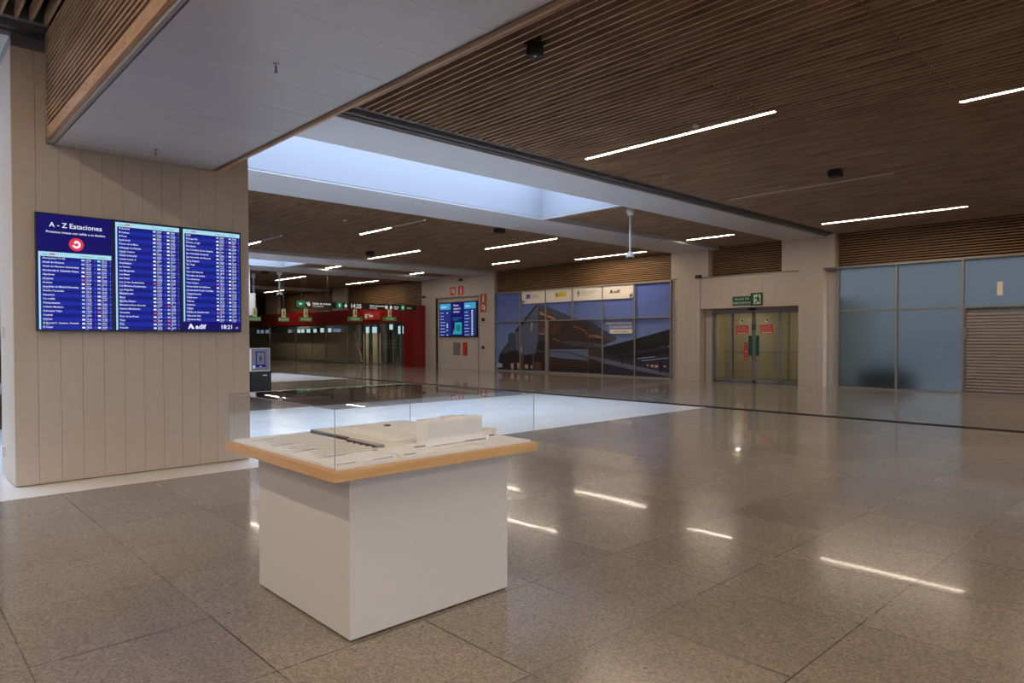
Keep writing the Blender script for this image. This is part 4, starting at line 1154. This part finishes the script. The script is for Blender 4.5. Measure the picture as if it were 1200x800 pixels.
b = MB(); b.box(-28.02, -27.69, yb_ - .04, yb_, .70, 1.40, M['dull_red']); b.box(-27.99, -27.72, yb_ - .045, yb_ - .04, .74, 1.36, M['red_sign']); b.tube((-27.76, yb_ - .045, 1.05), (-27.76, yb_ - .06, 1.05), .015, M['chrome'])
tag(b.build('fire_cabinet'), 'narrow red cabinet in the wall below the information screen', 'cabinet')
for z, lb in ((2.57, 'upper small dark alarm button on the pale wall beside the mural'), (1.15, 'lower small dark alarm button on the pale wall beside the mural')):
    b = MB(); b.box(-26.36, -26.20, 22.70, 22.75, z - .08, z + .08, M['plastic']); b.box(-26.31, -26.25, 22.69, 22.70, z - .03, z + .03, M['red_sign'])
    tag(b.build('alarm_button'), lb, 'alarm button', 'dark buttons beside the mural')

# ------------------------------------------------------------ red portal and its glazing
T = thing('red_portal', (-44, 22.3, 0), 'long red portal beam and pillar framing the glass entrance', 'portal')
b = MB(); b.box(-58, -32.2, 22.25, 22.65, 2.575, 3.47, M['red_paint']); b.build('lintel', T, bevel=.01)
b = MB(); b.box(-32.2, -31.25, 21.9, 22.74, 0, 3.47, M['red_paint']); b.build('pillar', T, bevel=.01)
T = thing('glass_entrance', (-36, 22.6, 0), 'glazed entrance with sliding doors under the red portal', 'entrance')
b = MB(); b.box(-58, -32.2, 22.55, 22.62, 2.5, 2.57, M['rail']); b.box(-58, -32.2, 22.55, 22.62, 0, .05, M['rail']); b.build('frame_rail', T)
for x in [-39.6, -38.5, -37.45, -36.7, -35.9, -35.0, -34.2, -33.4, -32.7, -32.3, -42.5, -47, -51.5]:
    b = MB(); b.box(x - .04, x + .04, 22.54, 22.63, .05, 2.5, M['grey_frame']); b.build('mullion', T)
g = MB(); g.quad([(-58, 22.58, .05), (-32.2, 22.58, .05), (-32.2, 22.58, 2.5), (-58, 22.58, 2.5)], M['pane'])
f4 = Frame((0, 22.575, 0), (1, 0, 0), (0, -1, 0))
for rw in range(3):
    for c in range(22):
        u = -38.6 + c * .3 + (rw % 2) * .1; f4.rect(g, u, u + .06, 1.05 + rw * .2, 1.12 + rw * .2, M['white_sign'], .003)
g.build('glass', T)
for x in (-36.75, -33.75):
    b = MB(); b.box(x, x + .16, 22.48, 22.5, .85, 1.7, M['green_handle']); b.box(x + .05, x + .11, 22.5, 22.55, 1.2, 1.3, M['chrome']); b.build('door_handle', T)
b = MB(); b.prism([(-58, 23.1, .12), (-38.7, 23.1, .12), (-39.7, 23.1, 2.06), (-58, 23.1, 2.06)], (0, .08, 0), M['beige_panel'])
for x in (-45.5, -52): b.box(x, x + .04, 23.08, 23.1, .12, 2.06, M['rail'])
tag(b.build('partition'), 'beige solid partition with a slanted end behind the glass', 'partition')
b = MB(); b.box(-62, -46.5, 24.6, 24.8, 0, 3.3, M['dim_wall']); b.box(-46.5, -46.3, 24.6, 27, 0, 3.3, M['dim_wall']); b.box(-46.5, -31, 27, 27.2, 0, 3.3, M['dim_wall']); b.box(-31.2, -31, 23.2, 27, 0, 3.3, M['dim_wall'])
b.box(-62, -31, 23.25, 27.2, 3.3, 3.4, M['dim_wall']); struct(b, 'wall_beyond')
for x, lb in ((-50.0, 'added linear lamp hidden in the lobby behind the partition'), (-44.0, 'added linear lamp hidden in the lobby behind the slanted partition end'), (-37.5, 'added linear lamp hidden in the lobby behind the glass doors')):
    clone(P18, (x, 24.1 if x < -48 else 25.2, 3.21), lb, 'added lamps hidden in the lobby')  # unseen lamps added to lift the dark lobby behind the glass
k = 1
def fwin(x0, x1, z0, z1, m, y):
    global k
    b = MB(); b.box(x0 - .05, x1 + .05, y, y + .09, z0 - .05, z1 + .05, M['rail']); o = struct(b, 'window_%d' % (k + 1)); k += 1
    g = MB(); g.box(x0, x1, y - .01, y, z0, z1, M[m]); g.build('pane', o)
for a in ((-44.45, -43.85, 2.03, 2.48, 'win_lit', 26.80),
          (-43.44, -42.80, 2.03, 2.47, 'win_lit', 26.80),
          (-41.12, -40.47, 2.25, 2.62, 'win_lit', 26.80),
          (-40.04, -39.32, 1.94, 2.48, 'win_lit', 26.80),
          (-39.00, -38.60, 2.00, 2.47, 'win_lit', 26.80),
          (-58.47, -57.94, 2.09, 2.39, 'win_lit2', 24.50),
          (-57.67, -57.06, 2.08, 2.38, 'win_lit2', 24.50),
          (-56.71, -55.95, 2.07, 2.37, 'win_lit2', 24.50),
          (-52.38, -51.78, 2.05, 2.36, 'win_lit2', 24.50),
          (-45.00, -43.89, 2.02, 2.34, 'win_lit2', 24.50),
          (-50.72, -50.21, 2.04, 2.34, 'win_lit', 24.50),
          (-50.06, -49.56, 2.03, 2.34, 'win_lit', 24.50),
          (-49.13, -48.58, 2.02, 2.36, 'win_lit', 24.50),
          (-48.02, -47.55, 2.02, 2.35, 'win_lit', 24.50),
          (-46.94, -46.42, 2.04, 2.40, 'win_lit', 24.50),
          (-45.76, -45.32, 2.03, 2.38, 'win_lit', 24.50)):
    fwin(*a)
b = MB(); b.box(-44.6, -43.9, 26.75, 26.85, 0, 2.0, M['vest']); b.box(-43.3, -42.2, 26.75, 26.85, 0, 2.0, M['vest']); b.box(-45.5, -44.9, 26.7, 26.8, 0, 3.2, M['grey_frame']); b.box(-41.9, -41.5, 26.7, 26.8, 0, 3.2, M['grey_frame']); struct(b, 'wall_lobby')

# ------------------------------------------------------------ hanging signs
def hang(y0, y1, zb_, zt, x, items, label):
    T = thing('hanging_sign', (x, (y0 + y1) / 2, zb_), label, 'sign', 'black hanging direction signs')
    fr = Frame((x, y0, zb_), (0, 1, 0), (1, 0, 0)); W = y1 - y0; H = zt - zb_
    b = MB(); b.box(x - .12, x, y0, y1, zb_, zt, M['black_sign']); b.build('sign_box', T)
    d = MB()
    for it in items:
        if it[0] == 't': fr.text(d, it[1], it[2], it[3] * H, it[4] * H, M[it[5]], .004, bold=.02)
        elif it[0] == 'r': fr.rect(d, it[1], it[2], it[3] * H, it[4] * H, M[it[5]], .002 if len(it) < 7 else it[6])
        elif it[0] == 'a':   # arrow left or up
            u, v, s = it[2], H * .5, H * .3
            pts = [(-1, 0), (0, .8), (0, .3), (1, .3), (1, -.3), (0, -.3), (0, -.8)]
            if it[1] == 'up': pts = [(-p[1], -p[0]) for p in pts]
            fr.poly(d, [(u + p[0] * s, v + p[1] * s) for p in pts], M['sign_lit'], .004)
        elif it[0] == 'p':   # little person
            fr.disc(d, it[1], H * .75, H * .1, M['sign_lit'], .004, 10); fr.poly(d, [(it[1] - .1 * H * 2, H * .2), (it[1] + .2 * H, H * .2), (it[1] + .08, H * .62), (it[1] - .08, H * .62)], M['sign_lit'], .004)
    d.build('lettering', T)
    for yy in (y0 + W * .15, y0 + W * .85):
        c = MB(); c.tube((x - .06, yy, zt), (x - .06, yy, CZ + .02), .006, M['rail'], 8); c.build('suspension_rod', T)
hang(14.45, 16.36, 3.10, 3.40, -30.0, [('r', 0, .42, 0, 1, 'sign_green'), ('a', 'left', .2), ('p', .62), ('r', .5, .56, .5, .8, 'sign_lit'), ('t', 'Salida de trenes', .8, .45, .5, 'sign_lit'), ('t', 'Train departures', .8, .12, .28, 'sign_lit')],
     'black hanging sign with green left arrow, left one over the hall')
hang(16.42, 21.25, 3.09, 3.39, -30.0, [('r', .1, .42, .05, .95, 'sign_green'), ('a', 'up', .26), ('p', .6), ('t', '14:25', .85, .15, .95, 'sign_lit'), ('t', 'Salida Aparcamiento', 1.95, .48, .42, 'sign_lit'), ('t', 'Exit Parking', 1.95, .14, .3, 'sign_lit'),
     ('p', 2.95), ('r', 2.88, 3.0, .15, .4, 'sign_lit'), ('p', 3.22), ('t', 'Aseos', 3.4, .45, .42, 'sign_lit'), ('t', 'Toilets', 3.4, .14, .3, 'sign_lit'), ('r', 3.83, 4.08, .05, .95, 'sign_green'), ('a', 'up', 3.95), ('t', 'Salida', 4.2, .3, .45, 'sign_yellow')],
     'long black hanging sign with clock digits and arrows before the portal')
def gate(y, x, z, lb, full=True, w=.8):
    T = thing('gate_sign', (x, y, z), lb, 'sign', 'green exit signs before the red portal')
    fr = Frame((x, y, z), (0, 1, 0), (1, 0, 0))
    b = MB(); b.box(x - .06, x, y - .085, y + .085, z + .18, z + .56, M['exit_pale'])
    fr.disc(b, 0, .49, .035, M['green'], .003, 10); fr.poly(b, [(-.04, .43), (.045, .43), (.055, .24), (.02, .24), (0, .34), (-.03, .22), (-.06, .24), (-.03, .34)], M['green'], .003)
    b.build('pictogram_panel', T)
    b = MB(); b.box(x - .06, x, y - w / 2, y + w / 2, z - .02, z + .18, M['exit_grn']); fr.text(b, 'SALIDA', 0, .03, .15, M['exit_pale'], .003, align='CENTER', bold=.02); b.build('text_panel', T)
    b = MB(); b.tube((x - .03, y, z + .56), (x - .03, y, CZ + .02), .005, M['rail'], 6); b.build('suspension_rod', T)
gate(12.46, -29.95, 2.42, 'green exit sign beside the edge of the screen wall', w=.55)
gate(13.81, -29.95, 2.42, 'green exit sign second from the screen wall', w=.5)
gate(14.77, -29.7, 2.44, 'green exit sign below the left arrow sign', w=.6)
gate(17.37, -29.7, 2.50, 'green exit sign below the clock digits')
gate(19.38, -29.7, 2.55, 'green exit sign over the glass doors, nearest the pillar')
T = thing('train_emblem_sign', (-36.2, 22.2, 2.83), 'small dark red illuminated sign on the portal lintel', 'sign')
fr = Frame((-36.9, 22.2, 2.78), (1, 0, 0), (0, -1, 0))
b = MB(); b.box(-36.9, -35.1, 22.2, 22.249, 2.75, 3.25, M['dull_red']); b.build('sign_box', T)
b = MB(); fr.disc(b, .28, .22, .12, M['sign_lit'], .004, 16, 30, 330, ri=.06); fr.text(b, 'Tren', .5, .15, .26, M['sign_lit'], .004, bold=.02); fr.rect(b, .1, .14, .05, .4, M['scr_teal'], .004); b.build('lettering', T)
T = thing('ceiling_unit', (-30.2, 12.2, 3.3), 'beige suspended box by the edge of the screen wall', 'ceiling unit')
b = MB(); b.box(-30.6, -30.1, 11.6, 12.55, 2.65, 3.65, M['clad']); b.build('housing', T, bevel=.01)
b = MB(); b.tube((-30.3, 12.35, 3.65), (-30.3, 12.35, BZ), .04, M['white_plastic']); b.build('suspension_rod', T)
